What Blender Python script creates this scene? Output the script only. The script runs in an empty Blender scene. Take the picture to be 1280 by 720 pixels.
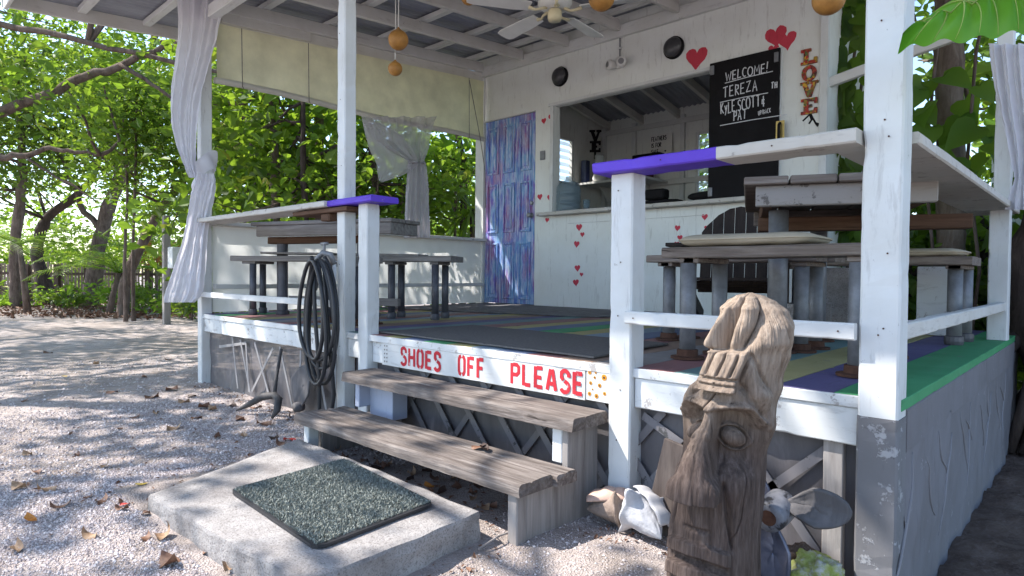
import bpy, bmesh, math, random
import numpy as np
from mathutils import Vector, Matrix, noise
R = math.radians
rnd = random.Random(7)
sc = bpy.context.scene
col = sc.collection

# ---------------------------------------------------------------- camera
CAM_H = 0.95; FPX = 795.0
yaw, pit, roll = R(43.4), R(-1.25), R(0.5)
fw = Vector((-math.sin(yaw)*math.cos(pit), math.cos(yaw)*math.cos(pit), math.sin(pit)))
rt0 = Vector((math.cos(yaw), math.sin(yaw), 0)); up0 = rt0.cross(fw)
rt = rt0*math.cos(roll)+up0*math.sin(roll); up = up0*math.cos(roll)-rt0*math.sin(roll)
cd = bpy.data.cameras.new('camera'); cam = bpy.data.objects.new('camera', cd); col.objects.link(cam)
cd.sensor_width = 36; cd.lens = FPX/1280*36; cd.clip_start = 0.05; cd.clip_end = 800
m = Matrix.Identity(4)
for i in range(3):
    m[i][0] = rt[i]; m[i][1] = up[i]; m[i][2] = -fw[i]
m[2][3] = CAM_H
cam.matrix_world = m
sc.camera = cam

# ---------------------------------------------------------------- sky, sun, exposure
SUN = Vector((-0.82, -0.57, 0)).normalized()*math.cos(R(50)); SUN.z = math.sin(R(50))
w = bpy.data.worlds.new('World'); sc.world = w; w.use_nodes = True
nt = w.node_tree; bg = nt.nodes['Background']
sky = nt.nodes.new('ShaderNodeTexSky'); sky.sky_type = 'NISHITA'; sky.sun_disc = False
sky.sun_elevation = R(50); sky.sun_rotation = math.atan2(SUN.x, SUN.y) % (2*math.pi)
sky.air_density = 1.0; sky.dust_density = 0.7; sky.ozone_density = 1.2
nt.links.new(sky.outputs[0], bg.inputs[0]); bg.inputs[1].default_value = 0.15
sl = bpy.data.lights.new('sun', 'SUN'); sl.energy = 3.6; sl.angle = R(0.53); sl.color = (1.0, 0.94, 0.87)
so = bpy.data.objects.new('sun', sl); col.objects.link(so)
so.rotation_euler = SUN.to_track_quat('Z', 'Y').to_euler(); so.location = (-12, -6, 14)
sc.view_settings.view_transform = 'Standard'; sc.view_settings.look = 'None'
sc.view_settings.gamma = 1.0; sc.view_settings.use_curve_mapping = False
sc.view_settings.exposure = 1.5
sc.render.engine = 'CYCLES'
cy = sc.cycles
cy.max_bounces = 8; cy.diffuse_bounces = 5; cy.glossy_bounces = 3; cy.transmission_bounces = 5; cy.transparent_max_bounces = 10
cy.use_denoising = True
cy.sample_clamp_indirect = 6.0

# ---------------------------------------------------------------- helpers
FRAME = {}
def at(px, py, dist):
    """world point seen at this spot of the 1280x720 picture, dist metres ahead"""
    v = fw + rt*((px-640)/FPX) - up*((py-360)/FPX)
    return Vector((0, 0, CAM_H)) + v*dist
def ground_at(px, dist):
    p = at(px, 360, dist); return Vector((p.x, p.y, 0))

def props(o, label=None, cat=None, group=None, kind=None):
    if label: o['label'] = label
    if cat: o['category'] = cat
    if group: o['group'] = group
    if kind: o['kind'] = kind
    return o
def thing(name, label, cat, loc=(0, 0, 0), rotz=0.0, group=None, kind=None):
    o = bpy.data.objects.new(name, None); col.objects.link(o)
    o.empty_display_size = 0.1
    o.location = loc; o.rotation_euler = (0, 0, rotz)
    FRAME[o.name] = Matrix.Translation(Vector(loc)) @ Matrix.Rotation(rotz, 4, 'Z')
    return props(o, label, cat, group, kind)
def link_mesh(name, me, mat, parent=None):
    o = bpy.data.objects.new(name, me); col.objects.link(o)
    if mat: me.materials.append(mat)
    if parent is not None:
        o.parent = parent
        FRAME[o.name] = FRAME[parent.name]
    else:
        FRAME[o.name] = Matrix.Identity(4)
    return o
def np_mesh(verts, faces):
    me = bpy.data.meshes.new('mesh')
    me.from_pydata(np.asarray(verts).tolist(), [], np.asarray(faces).tolist())
    me.update(); return me

class G:
    """collects shapes in world (or local) coordinates"""
    def __init__(s): s.v = []; s.f = []
    def add(s, vs, fs):
        b = len(s.v); s.v += [Vector(q) for q in vs]; s.f += [tuple(b+i for i in f) for f in fs]; return s
    def box(s, lo, hi, M=None):
        (a, b, c), (d, e, f) = lo, hi
        vs = [(a,b,c),(d,b,c),(d,e,c),(a,e,c),(a,b,f),(d,b,f),(d,e,f),(a,e,f)]
        if M is not None: vs = [M @ Vector(q) for q in vs]
        return s.add(vs, [(0,3,2,1),(4,5,6,7),(0,1,5,4),(1,2,6,5),(2,3,7,6),(3,0,4,7)])
    def bar(s, p, q, w_, h_, up_=(0,0,1)):
        p = Vector(p); q = Vector(q); d = (q-p).normalized(); u = Vector(up_)
        sd = d.cross(u)
        if sd.length < 1e-4: sd = d.cross(Vector((1,0,0)))
        sd.normalize(); u = sd.cross(d).normalized()
        a = sd*(w_/2); b = u*(h_/2)
        vs = [p-a-b, p+a-b, p+a+b, p-a+b, q-a-b, q+a-b, q+a+b, q-a+b]
        return s.add(vs, [(0,1,2,3),(7,6,5,4),(1,0,4,5),(2,1,5,6),(3,2,6,7),(0,3,7,4)])
    def tube(s, path, rad, seg=8, closed=False, cap=True):
        path = [Vector(p) for p in path]; n = len(path)
        rr = rad if isinstance(rad, (list, tuple)) else [rad]*n
        ref = None; rings = []
        for i in range(n):
            if closed: t = path[(i+1) % n]-path[i-1]
            else: t = path[min(i+1, n-1)]-path[max(i-1, 0)]
            t.normalize()
            if ref is None:
                ref = t.cross(Vector((0.13, 0.27, 1)))
                if ref.length < 1e-3: ref = t.cross(Vector((1, 0, 0)))
            ref = (ref - t*ref.dot(t)).normalized(); b2 = t.cross(ref)
            rings.append([path[i]+(ref*math.cos(2*math.pi*k/seg)+b2*math.sin(2*math.pi*k/seg))*rr[i] for k in range(seg)])
        vs = [q for r_ in rings for q in r_]; fs = []
        for i in range(n if closed else n-1):
            j = (i+1) % n
            for k in range(seg):
                l = (k+1) % seg
                fs.append((i*seg+k, i*seg+l, j*seg+l, j*seg+k))
        if cap and not closed:
            fs.append(tuple(range(seg))[::-1]); fs.append(tuple((n-1)*seg+k for k in range(seg)))
        return s.add(vs, fs)
    def lathe(s, prof, M=None, seg=20):
        vs = []; fs = []; n = len(prof)
        for (r_, z) in prof:
            for k in range(seg):
                a = 2*math.pi*k/seg; vs.append(Vector((r_*math.cos(a), r_*math.sin(a), z)))
        if M is not None: vs = [M @ q for q in vs]
        for i in range(n-1):
            for k in range(seg):
                l = (k+1) % seg; fs.append((i*seg+k, i*seg+l, (i+1)*seg+l, (i+1)*seg+k))
        fs.append(tuple(range(seg))[::-1]); fs.append(tuple((n-1)*seg+k for k in range(seg)))
        return s.add(vs, fs)
    def prism(s, poly, M, depth):
        """2-D polygon (x,y) extruded along local z by depth, placed by M"""
        n = len(poly)
        vs = [M @ Vector((x, y, 0)) for x, y in poly]+[M @ Vector((x, y, depth)) for x, y in poly]
        fs = [tuple(range(n))[::-1], tuple(range(n, 2*n))]
        for i in range(n):
            j = (i+1) % n; fs.append((i, j, n+j, n+i))
        return s.add(vs, fs)
    def grid(s, fn, nu, nv, closed_u=False):
        vs = [fn(i/(nu if closed_u else nu-1), j/(nv-1)) for j in range(nv) for i in range(nu)]; fs = []
        for j in range(nv-1):
            for i in range(nu if closed_u else nu-1):
                k = (i+1) % nu
                fs.append((j*nu+i, j*nu+k, (j+1)*nu+k, (j+1)*nu+i))
        return s.add(vs, fs)
    def build(s, name, mat, parent=None, smooth=False, bevel=0.0, local=False, segs=1, thick=0.0):
        vs = s.v
        if parent is not None and not local:
            inv = FRAME[parent.name].inverted(); vs = [inv @ q for q in vs]
        me = bpy.data.meshes.new(name)
        me.from_pydata([tuple(q) for q in vs], [], s.f)
        if bevel > 0:
            bm = bmesh.new(); bm.from_mesh(me)
            es = [e for e in bm.edges if len(e.link_faces) == 2 and e.calc_face_angle(0) > 0.6]
            bmesh.ops.bevel(bm, geom=es, offset=bevel, segments=segs, affect='EDGES', clamp_overlap=True)
            bm.to_mesh(me); bm.free()
        me.update()
        if smooth:
            for p in me.polygons: p.use_smooth = True
        o = link_mesh(name, me, mat, parent)
        if thick:
            md = o.modifiers.new('thickness', 'SOLIDIFY'); md.thickness = thick
        return o
def box_part(name, lo, hi, mat, parent, bevel=0.003):
    dm_ = [hi[i]-lo[i] for i in range(3)]; ax = max(range(3), key=lambda i: dm_[i])
    if bevel > 0 and dm_[ax] > .3: return timber(name, lo, hi, ax, mat, parent, bevel)
    return G().box(lo, hi).build(name, mat, parent, bevel=bevel)
def timber(name, lo, hi, ax, mat, parent, c_):
    """sawn timber: chamfered section, slightly wavy faces, dented arrises"""
    a_, b_ = [i for i in range(3) if i != ax]
    a0, a1, b0, b1 = lo[a_], hi[a_], lo[b_], hi[b_]
    c_ = min(c_, (a1-a0)*.4, (b1-b0)*.4)
    sec = [(a0+c_, b0), (a1-c_, b0), (a1, b0+c_), (a1, b1-c_), (a1-c_, b1), (a0+c_, b1), (a0, b1-c_), (a0, b0+c_)]
    am, bm_ = (a0+a1)/2, (b0+b1)/2; L = hi[ax]-lo[ax]; n = max(6, int(L/.035)); vs = []; fs = []
    wob = min(.0018, .04*min(a1-a0, b1-b0))
    for i in range(n+1):
        s_ = lo[ax]+L*i/n
        for k, (p, q) in enumerate(sec):
            corner = k//2 if k % 2 else ((k-1) % 8)//2
            side = Vector((p*9+13*k*0, q*9, s_*5.0)); d1 = noise.noise(side)*wob; d2 = noise.noise(side+Vector((31, 7, 0)))*wob
            dent = max(0, noise.noise(Vector((corner*17.3+am*5, bm_*5, s_*17)))-.25)*.012*min(1, c_/.004)
            dent = min(dent, .3*min(a1-a0, b1-b0))
            P_ = [0, 0, 0]; P_[ax] = s_
            P_[a_] = p+d1+(dent if p < am else -dent)*(.6 if k % 2 else 1.0); P_[b_] = q+d2+(dent if q < bm_ else -dent)*(1.0 if k % 2 else .6)
            vs.append(P_)
    for i in range(n):
        for k in range(8):
            l = (k+1) % 8; fs.append((i*8+k, i*8+l, (i+1)*8+l, (i+1)*8+k))
    fs.append(tuple(range(8))[::-1]); fs.append(tuple(n*8+k for k in range(8)))
    g_ = G().add(vs, fs)
    if ax == 1: g_.f = [f[::-1] for f in g_.f]
    return g_.build(name, mat, parent)
def fbm(p, o=4): return noise.fractal(Vector(p), 1.0, 2.0, o)

# ---------------------------------------------------------------- materials
class N:
    def __init__(s, name):
        s.m = bpy.data.materials.new(name); s.m.use_nodes = True
        s.t = s.m.node_tree; s.b = s.t.nodes['Principled BSDF']; s.out = s.t.nodes['Material Output']
    def n(s, t, **k):
        x = s.t.nodes.new(t)
        for a, v in k.items(): setattr(x, a, v)
        return x
    def l(s, a, b): s.t.links.new(a, b)
    def coord(s, scale=(1,1,1), rand=True):
        c = s.n('ShaderNodeTexCoord'); mp = s.n('ShaderNodeMapping'); mp.inputs['Scale'].default_value = scale
        if rand:
            oi = s.n('ShaderNodeObjectInfo'); mu = s.n('ShaderNodeVectorMath', operation='SCALE')
            cb = s.n('ShaderNodeCombineXYZ'); 
            for i in range(3): s.l(oi.outputs['Random'], cb.inputs[i])
            s.l(cb.outputs[0], mu.inputs[0]); mu.inputs['Scale'].default_value = 37.0
            ad = s.n('ShaderNodeVectorMath', operation='ADD'); s.l(c.outputs['Object'], ad.inputs[0]); s.l(mu.outputs[0], ad.inputs[1])
            s.l(ad.outputs[0], mp.inputs['Vector'])
        else: s.l(c.outputs['Object'], mp.inputs['Vector'])
        return mp.outputs[0]
    def noise(s, vec, scale, detail=5, rough=.6, dist=0.0):
        x = s.n('ShaderNodeTexNoise'); x.inputs['Scale'].default_value = scale; x.inputs['Detail'].default_value = detail
        x.inputs['Roughness'].default_value = rough; x.inputs['Distortion'].default_value = dist; s.l(vec, x.inputs['Vector']); return x.outputs['Fac']
    def ramp(s, fac, stops):
        x = s.n('ShaderNodeValToRGB'); e = x.color_ramp.elements
        while len(e) < len(stops): e.new(0.5)
        for i, (p, c) in enumerate(stops):
            e[i].position = p; e[i].color = (c[0], c[1], c[2], 1) if not isinstance(c, (int, float)) else (c, c, c, 1)
        s.l(fac, x.inputs[0]); return x.outputs[0]
    def mix(s, fac, a, b, blend='MIX'):
        x = s.n('ShaderNodeMix', data_type='RGBA', blend_type=blend)
        for sock, v in ((x.inputs[0], fac), (x.inputs[6], a), (x.inputs[7], b)):
            if isinstance(v, (int, float)): sock.default_value = v
            elif isinstance(v, tuple): sock.default_value = (*v[:3], 1)
            else: s.l(v, sock)
        return x.outputs[2]
    def bump(s, h, strength, dist=0.01, prev=None):
        x = s.n('ShaderNodeBump'); x.inputs['Strength'].default_value = strength; x.inputs['Distance'].default_value = dist
        s.l(h, x.inputs['Height'])
        if prev is not None: s.l(prev, x.inputs['Normal'])
        return x.outputs[0]
    def fin(s, base, rough=.8, nrm=None, spec=.3, metal=0.0):
        if isinstance(base, tuple): s.b.inputs['Base Color'].default_value = (*base, 1)
        else: s.l(base, s.b.inputs['Base Color'])
        if isinstance(rough, (int, float)): s.b.inputs['Roughness'].default_value = rough
        else: s.l(rough, s.b.inputs['Roughness'])
        s.b.inputs['Specular IOR Level'].default_value = spec; s.b.inputs['Metallic'].default_value = metal
        if nrm is not None: s.l(nrm, s.b.inputs['Normal'])
        return s.m

def wood(name, dark, mid, light, axis, rough=.85, grain=26.0, bump=.5, knots=True):
    a = N(name); sc_ = [1, 1, 1]; sc_[axis] = 0.07
    v = a.coord(tuple(sc_))
    n1 = a.noise(v, grain, 8, .68, .4); n2 = a.noise(a.coord(), 2.3, 4, .6); n3 = a.noise(v, grain*5, 3, .6)
    c = a.ramp(n1, [(.28, dark), (.48, mid), (.72, light)])
    c = a.mix(a.ramp(n2, [(.35, 0.0), (.7, .6)]), c, tuple(x*.72 for x in mid))
    h = a.mix(.35, n1, n3)
    crack = a.ramp(a.noise(v, grain*.55, 6, .7, .8), [(.30, 0.0), (.36, 1.0)])
    c = a.mix(crack, tuple(x*.35 for x in dark), c)
    h2 = a.mix(1.0, h, crack, 'MULTIPLY')
    return a.fin(c, rough, a.bump(h2, bump, .006), .2)

def paint(name, colr, chip=(.33, .31, .29), amount=.30, rough=.55, axis=2, bump=.15, grime=.5):
    a = N(name); sc_ = [1, 1, 1]; sc_[axis] = .15
    v = a.coord(tuple(sc_)); iso = a.coord()
    big = a.noise(iso, 3.0, 5, .62); fine = a.noise(v, 38, 8, .75, .3)
    c = a.mix(a.ramp(big, [(.35, grime), (.72, 0.0)]), colr, tuple(x*y for x, y in zip(colr, (.86, .84, .80))))
    chipm = a.ramp(a.noise(iso, 14, 8, .72), [(.0, 1.0), (amount-.015, 1.0), (amount+.015, 0.0)])
    streak = a.ramp(a.noise(v, 30, 7, .75, .3), [(.34, .75), (.44, 0.0)])
    c = a.mix(streak, c, tuple(x*y for x, y in zip(colr, (.70, .68, .66))))
    speck = a.ramp(a.noise(iso, 70, 3, .6), [(.235, .8), (.27, 0.0)])
    c = a.mix(speck, c, tuple(x*.45 for x in colr))
    c = a.mix(chipm, c, chip)
    h = a.mix(.5, fine, chipm)
    return a.fin(c, a.ramp(big, [(.3, rough+.18), (.7, rough)]), a.bump(h, bump, .004), .35)

def plain(name, colr, rough=.6, spec=.3, metal=0.0, var=.25, scale=9.0, bump=.1):
    a = N(name); n1 = a.noise(a.coord(), scale, 6, .65)
    c = a.ramp(n1, [(.3, tuple(x*(1-var) for x in colr)), (.7, tuple(min(1, x*(1+var*.5)) for x in colr))])
    return a.fin(c, rough, a.bump(a.noise(a.coord(), scale*6, 4, .6), bump, .004), spec, metal)

def leafmat(name, stops, trans=.55, rough=.5):
    a = N(name); g = a.n('ShaderNodeNewGeometry')
    c = a.ramp(g.outputs['Random Per Island'], stops)
    vv = a.noise(a.coord(), 1.3, 3, .6)
    c2 = a.mix(a.ramp(vv, [(.35, .0), (.7, .45)]), c, (.16, .20, .03))
    a.fin(c2, rough, None, .35)
    tr = a.n('ShaderNodeBsdfTranslucent'); tc = a.mix(.55, c2, (.34, .52, .03)); a.l(tc, tr.inputs['Color'])
    mx = a.n('ShaderNodeMixShader'); mx.inputs[0].default_value = trans
    a.l(a.b.outputs[0], mx.inputs[1]); a.l(tr.outputs[0], mx.inputs[2]); a.l(mx.outputs[0], a.out.inputs['Surface'])
    return a.m
def cloth(name, colr, trans=.35, clear=0.0, scale=60.0, blot=.15):
    a = N(name); v = a.coord(); n1 = a.noise(v, 4, 5, .6)
    c = a.ramp(n1, [(.3, tuple(x*(1-blot) for x in colr)), (.7, colr)])
    a.fin(c, .9, a.bump(a.noise(v, scale, 3, .6), .12, .003), .1)
    tr = a.n('ShaderNodeBsdfTranslucent'); a.l(c, tr.inputs['Color'])
    mx = a.n('ShaderNodeMixShader'); mx.inputs[0].default_value = trans
    a.l(a.b.outputs[0], mx.inputs[1]); a.l(tr.outputs[0], mx.inputs[2]); last = mx.outputs[0]
    if clear > 0:
        tp = a.n('ShaderNodeBsdfTransparent'); m2 = a.n('ShaderNodeMixShader'); m2.inputs[0].default_value = clear
        a.l(last, m2.inputs[1]); a.l(tp.outputs[0], m2.inputs[2]); last = m2.outputs[0]
    a.l(last, a.out.inputs['Surface']); return a.m

M = {}
M['white_z'] = paint('white_paint_posts', (.68, .70, .71), amount=.33, axis=2, grime=.9, bump=.5)
M['white_x'] = paint('white_paint_rails', (.66, .67, .67), amount=.33, axis=0, grime=.8, bump=.3)
M['white_y'] = paint('white_paint_beams', (.66, .65, .63), amount=.33, axis=1, grime=.9, bump=.3)
M['wall'] = paint('white_wall_paint', (.76, .78, .76), amount=.25, axis=2, bump=.12, rough=.6, grime=.6)
M['rim'] = paint('worn_rim_paint', (.66, .68, .69), chip=(.36, .34, .33), amount=.40, axis=0, bump=.35)
M['cap'] = paint('rail_cap_paint', (.56, .54, .51), chip=(.33, .30, .27), amount=.40, axis=0, bump=.5, grime=1.0, rough=.7)
M['greypost'] = paint('grey_post_paint', (.19, .19, .205), chip=(.36, .36, .375), amount=.42, axis=2, bump=.6, rough=.8, grime=1.0)
M['purple'] = paint('purple_paint', (.12, .055, .58), chip=(.26, .20, .46), amount=.37, axis=0, rough=.55, bump=.4, grime=.9)
M['tread'] = wood('weathered_tread', (.05, .038, .034), (.165, .138, .124), (.36, .32, .295), 0, bump=1.0, grain=48)
M['bench_x'] = wood('grey_bench_wood', (.085, .066, .054), (.20, .164, .142), (.33, .285, .25), 0, bump=.9, grain=44)
M['bench_l'] = wood('grey_table_wood', (.11, .10, .09), (.22, .20, .185), (.33, .31, .29), 0)
M['brown'] = wood('brown_wood', (.05, .028, .018), (.115, .065, .042), (.18, .11, .075), 0)
M['darkbrown'] = wood('dark_chair_wood', (.016, .011, .010), (.030, .021, .018), (.05, .036, .03), 2, rough=.6, bump=.3)
M['side'] = wood('step_side_board', (.14, .12, .11), (.29, .265, .25), (.42, .39, .37), 2)
M['pipe'] = plain('galvanised_pipe', (.22, .225, .24), .55, .5, .35, .35, 14)
M['pipe_dark'] = plain('dark_steel_pipe', (.10, .10, .115), .5, .5, .3, .3, 14)
M['rust'] = plain('rusty_flange', (.10, .05, .035), .85, .2, .0, .4, 30)
M['black'] = plain('black_paint', (.010, .0095, .011), .75, .15)
M['rubber'] = plain('black_rubber', (.025, .026, .030), .45, .45, 0, .2, 20)
M['steel'] = plain('grey_steel', (.30, .30, .31), .45, .5, .6, .2)
M['brass'] = plain('brass', (.45, .33, .12), .4, .5, .8, .2)
M['white_plain'] = plain('white_enamel', (.72, .71, .68), .4, .4, 0, .08)
M['cream'] = plain('cream_enamel', (.66, .58, .38), .4, .4, 0, .1)
M['red'] = paint('red_paint', (.50, .02, .035), chip=(.60, .42, .42), amount=.37, axis=2, rough=.6, bump=.1, grime=.6)
M['pink'] = paint('heart_paint', (.58, .05, .085), chip=(.66, .40, .40), amount=.35, axis=2, rough=.6, bump=.1, grime=1.0)
M['concrete'] = None
# more surface materials -------------------------------------------------
def ground_mat():
    a = N('coral_gravel'); v = a.coord(rand=False)
    vo = a.n('ShaderNodeTexVoronoi'); vo.inputs['Scale'].default_value = 130; a.l(v, vo.inputs['Vector'])
    big = a.noise(v, .55, 5, .6); mid = a.noise(v, 5, 6, .65); fine = a.noise(v, 140, 4, .7)
    c = a.ramp(vo.outputs['Color'], [(.15, (.31, .262, .25)), (.5, (.47, .41, .39)), (.9, (.61, .55, .53))])
    c = a.mix(a.ramp(big, [(.40, .0), (.60, .75)]), c, (.33, .28, .25))
    c = a.mix(a.ramp(mid, [(.36, .6), (.55, .0)]), c, (.22, .185, .16))
    h = a.mix(.5, vo.outputs['Distance'], fine)
    return a.fin(c, .95, a.bump(h, .9, .012, a.bump(mid, .5, .05)), .1)
def soil_mat():
    a = N('dark_soil'); v = a.coord(rand=False); n1 = a.noise(v, 7, 8, .75); n2 = a.noise(v, 50, 6, .75)
    c = a.ramp(n1, [(.3, (.075, .05, .04)), (.55, (.17, .125, .10)), (.8, (.28, .22, .19))])
    c = a.mix(a.ramp(n2, [(.5, 0.0), (.72, .7)]), c, (.26, .21, .19))
    return a.fin(c, .95, a.bump(a.mix(.5, n1, n2), 1.0, .03), .1)
def concrete_mat():
    a = N('rough_concrete'); v = a.coord(); n1 = a.noise(v, 5, 8, .7); n2 = a.noise(v, 60, 6, .75)
    c = a.ramp(n1, [(.3, (.19, .175, .17)), (.5, (.33, .31, .30)), (.72, (.46, .44, .43))])
    n3 = a.noise(v, 160, 3, .6); c = a.mix(a.ramp(n3, [(.36, .75), (.46, 0.0)]), c, (.16, .145, .14))
    c = a.mix(a.ramp(n2, [(.30, .8), (.46, 0.0)]), c, (.17, .15, .14))
    return a.fin(c, .92, a.bump(a.mix(.6, n1, n2), .9, .012), .15)
def metal_sheet():
    a = N('corrugated_iron'); v = a.coord((1, .3, 1)); n1 = a.noise(v, 3.5, 6, .65); n2 = a.noise(v, 22, 5, .7)
    c = a.ramp(n1, [(.3, (.22, .23, .27)), (.7, (.36, .37, .42))])
    c = a.mix(a.ramp(n2, [(.60, 0.0), (.78, .5)]), c, (.20, .15, .12))
    return a.fin(c, .5, a.bump(n2, .1, .004), .5, .25)
def door_mat():
    a = N('distressed_door_paint'); v = a.coord((1, 1, .09), False); iso = a.coord((1, 1, .45), False)
    n1 = a.noise(v, 17, 6, .7, .3); n2 = a.noise(iso, 3.6, 4, .55); n3 = a.noise(v, 48, 6, .75)
    c = a.ramp(n2, [(.30, (.10, .08, .42)), (.40, (.12, .17, .52)), (.47, (.22, .38, .60)), (.53, (.15, .11, .46)), (.60, (.32, .13, .30)), (.70, (.14, .22, .50))])
    c = a.mix(a.ramp(n1, [(.44, .0), (.54, .55), (.60, .1)]), c, (.08, .30, .55))
    c = a.mix(a.ramp(n3, [(.47, .0), (.61, .8)]), c, (.56, .60, .72))
    return a.fin(c, .65, a.bump(n3, .4, .004), .3)
def strip(i, colr):
    return paint('floor_paint', colr, chip=(.20, .18, .17), amount=.36, axis=1, rough=.6, bump=.25, grime=.7)
def streaky(name, colr, a1=.6):
    a = N(name); v = a.coord((1, 1, .12)); n1 = a.noise(v, 9, 7, .7, .6); n2 = a.noise(a.coord(), 4, 5, .6)
    c = a.ramp(n1, [(.32, tuple(x*.62 for x in colr)), (.52, colr), (.66, tuple(min(1, x*1.5) for x in colr))])
    c = a.mix(a.ramp(n2, [(.4, 0.0), (.7, .5)]), c, tuple(x*.7 for x in colr))
    return a.fin(c, .8, a.bump(n1, .5, .012), .3)
def screen_mat(name, colr, clear):
    a = N(name); v = a.coord((1, 1, .25)); n1 = a.noise(v, 5, 6, .7, .5)
    c = a.ramp(n1, [(.3, tuple(x*.6 for x in colr)), (.6, colr), (.8, tuple(min(1, x*1.9) for x in colr))])
    a.fin(c, .55, a.bump(n1, .5, .01), .4)
    tp = a.n('ShaderNodeBsdfTransparent'); mx = a.n('ShaderNodeMixShader')
    a.l(a.ramp(n1, [(.35, clear), (.8, clear*.5)]), mx.inputs[0]); a.l(a.b.outputs[0], mx.inputs[1]); a.l(tp.outputs[0], mx.inputs[2])
    a.l(mx.outputs[0], a.out.inputs['Surface']); return a.m
M['ground'] = ground_mat(); M['soil'] = soil_mat(); M['concrete'] = concrete_mat(); M['sheet'] = metal_sheet(); M['door'] = door_mat()
M['skirt'] = paint('grey_skirt_board', (.19, .185, .205), chip=(.27, .27, .285), amount=.35, axis=2, bump=.3, rough=.75, grime=1.0)
M['screen'] = screen_mat('dark_insect_screen', (.115, .108, .116), .08)
M['plastic'] = screen_mat('plastic_sheeting', (.15, .138, .145), .22)
M['canvas'] = cloth('cream_canvas', (.82, .78, .58), .55, 0, 40, .25)
M['tarp'] = cloth('white_tarpaulin', (.80, .81, .80), .45, 0, 25, .1)
M['sheer'] = cloth('sheer_curtain', (.62, .60, .64), .45, .34, 90, .1)
M['curtain'] = cloth('white_curtain', (.78, .77, .82), .35, 0, 90, .1)
M['cushion'] = cloth('beige_cushion', (.50, .44, .34), 0.02, 0, 120, .2)
M['rug_dark'] = plain('charcoal_mat', (.16, .15, .145), .95, .1, 0, .3, 60, .5)
M['rug_grey'] = streaky('grey_carpet', (.16, .155, .16))
M['glass'] = None
def glass_mat(name, colr, clear=.6):
    a = N(name); a.fin(colr, .05, None, .6)
    tp = a.n('ShaderNodeBsdfTransparent'); tp.inputs[0].default_value = (*[.6+.4*x for x in colr], 1); mx = a.n('ShaderNodeMixShader'); mx.inputs[0].default_value = clear
    a.l(a.b.outputs[0], mx.inputs[1]); a.l(tp.outputs[0], mx.inputs[2]); a.l(mx.outputs[0], a.out.inputs['Surface']); return a.m
M['glass'] = glass_mat('louvre_glass', (.75, .80, .80), .55); M['jug'] = glass_mat('blue_water_jug', (.30, .42, .50), .68)

# ================================================================ ground
def gz(x, y):
    dip = -.17/(1+math.exp(max(-60, min(60, -(x+.50)*40))))
    near = 1.0 if (-16 < x < 2 and -3 < y < 9) else .4
    z = dip + near*(.018*noise.noise(Vector((x*1.7, y*1.7, 0))) + .010*noise.noise(Vector((x*6, y*6, 3))))
    # scuffed sand beside and under the steps
    z += .02*math.exp(-((x+1.2)**2/.12+(y-1.75)**2/.05))
    z += .042*math.exp(-((x+2.75)**2/.9+(y-.95)**2/.45))
    return z - .012
def axis_pts(a, b, lo, hi, n, far):
    core = np.linspace(a, b, n)
    left = a-np.geomspace(.05, a-lo, far) if lo < a else []
    right = b+np.geomspace(.05, hi-b, far)
    return np.concatenate([left[::-1], core, right])
xs = axis_pts(-6, 0.6, -300, 300, 165, 60); ys = axis_pts(-.2, 3.2, -300, 300, 85, 60)
gv = [(x, y, gz(x, y)) for y in ys for x in xs]; nx = len(xs)
gf = [(j*nx+i, j*nx+i+1, (j+1)*nx+i+1, (j+1)*nx+i) for j in range(len(ys)-1) for i in range(nx-1)]
go = link_mesh('ground', np_mesh(gv, gf), M['ground']); props(go, kind='structure')
for p in go.data.polygons: p.use_smooth = True
def soil_fn(u, v):
    x = -.53+u*4.5; y = .3+v*9
    e = min(u, 1-u, v, 1-v)
    return Vector((x, y, -.125-.05*math.exp(-e*30)+.03+.03*noise.noise(Vector((x*5, y*5, 1)))+.02*noise.noise(Vector((x*14, y*14, 1)))))
so_ = G().grid(soil_fn, 110, 200).build('soil', M['soil'], smooth=True); props(so_, kind='structure')

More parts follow.
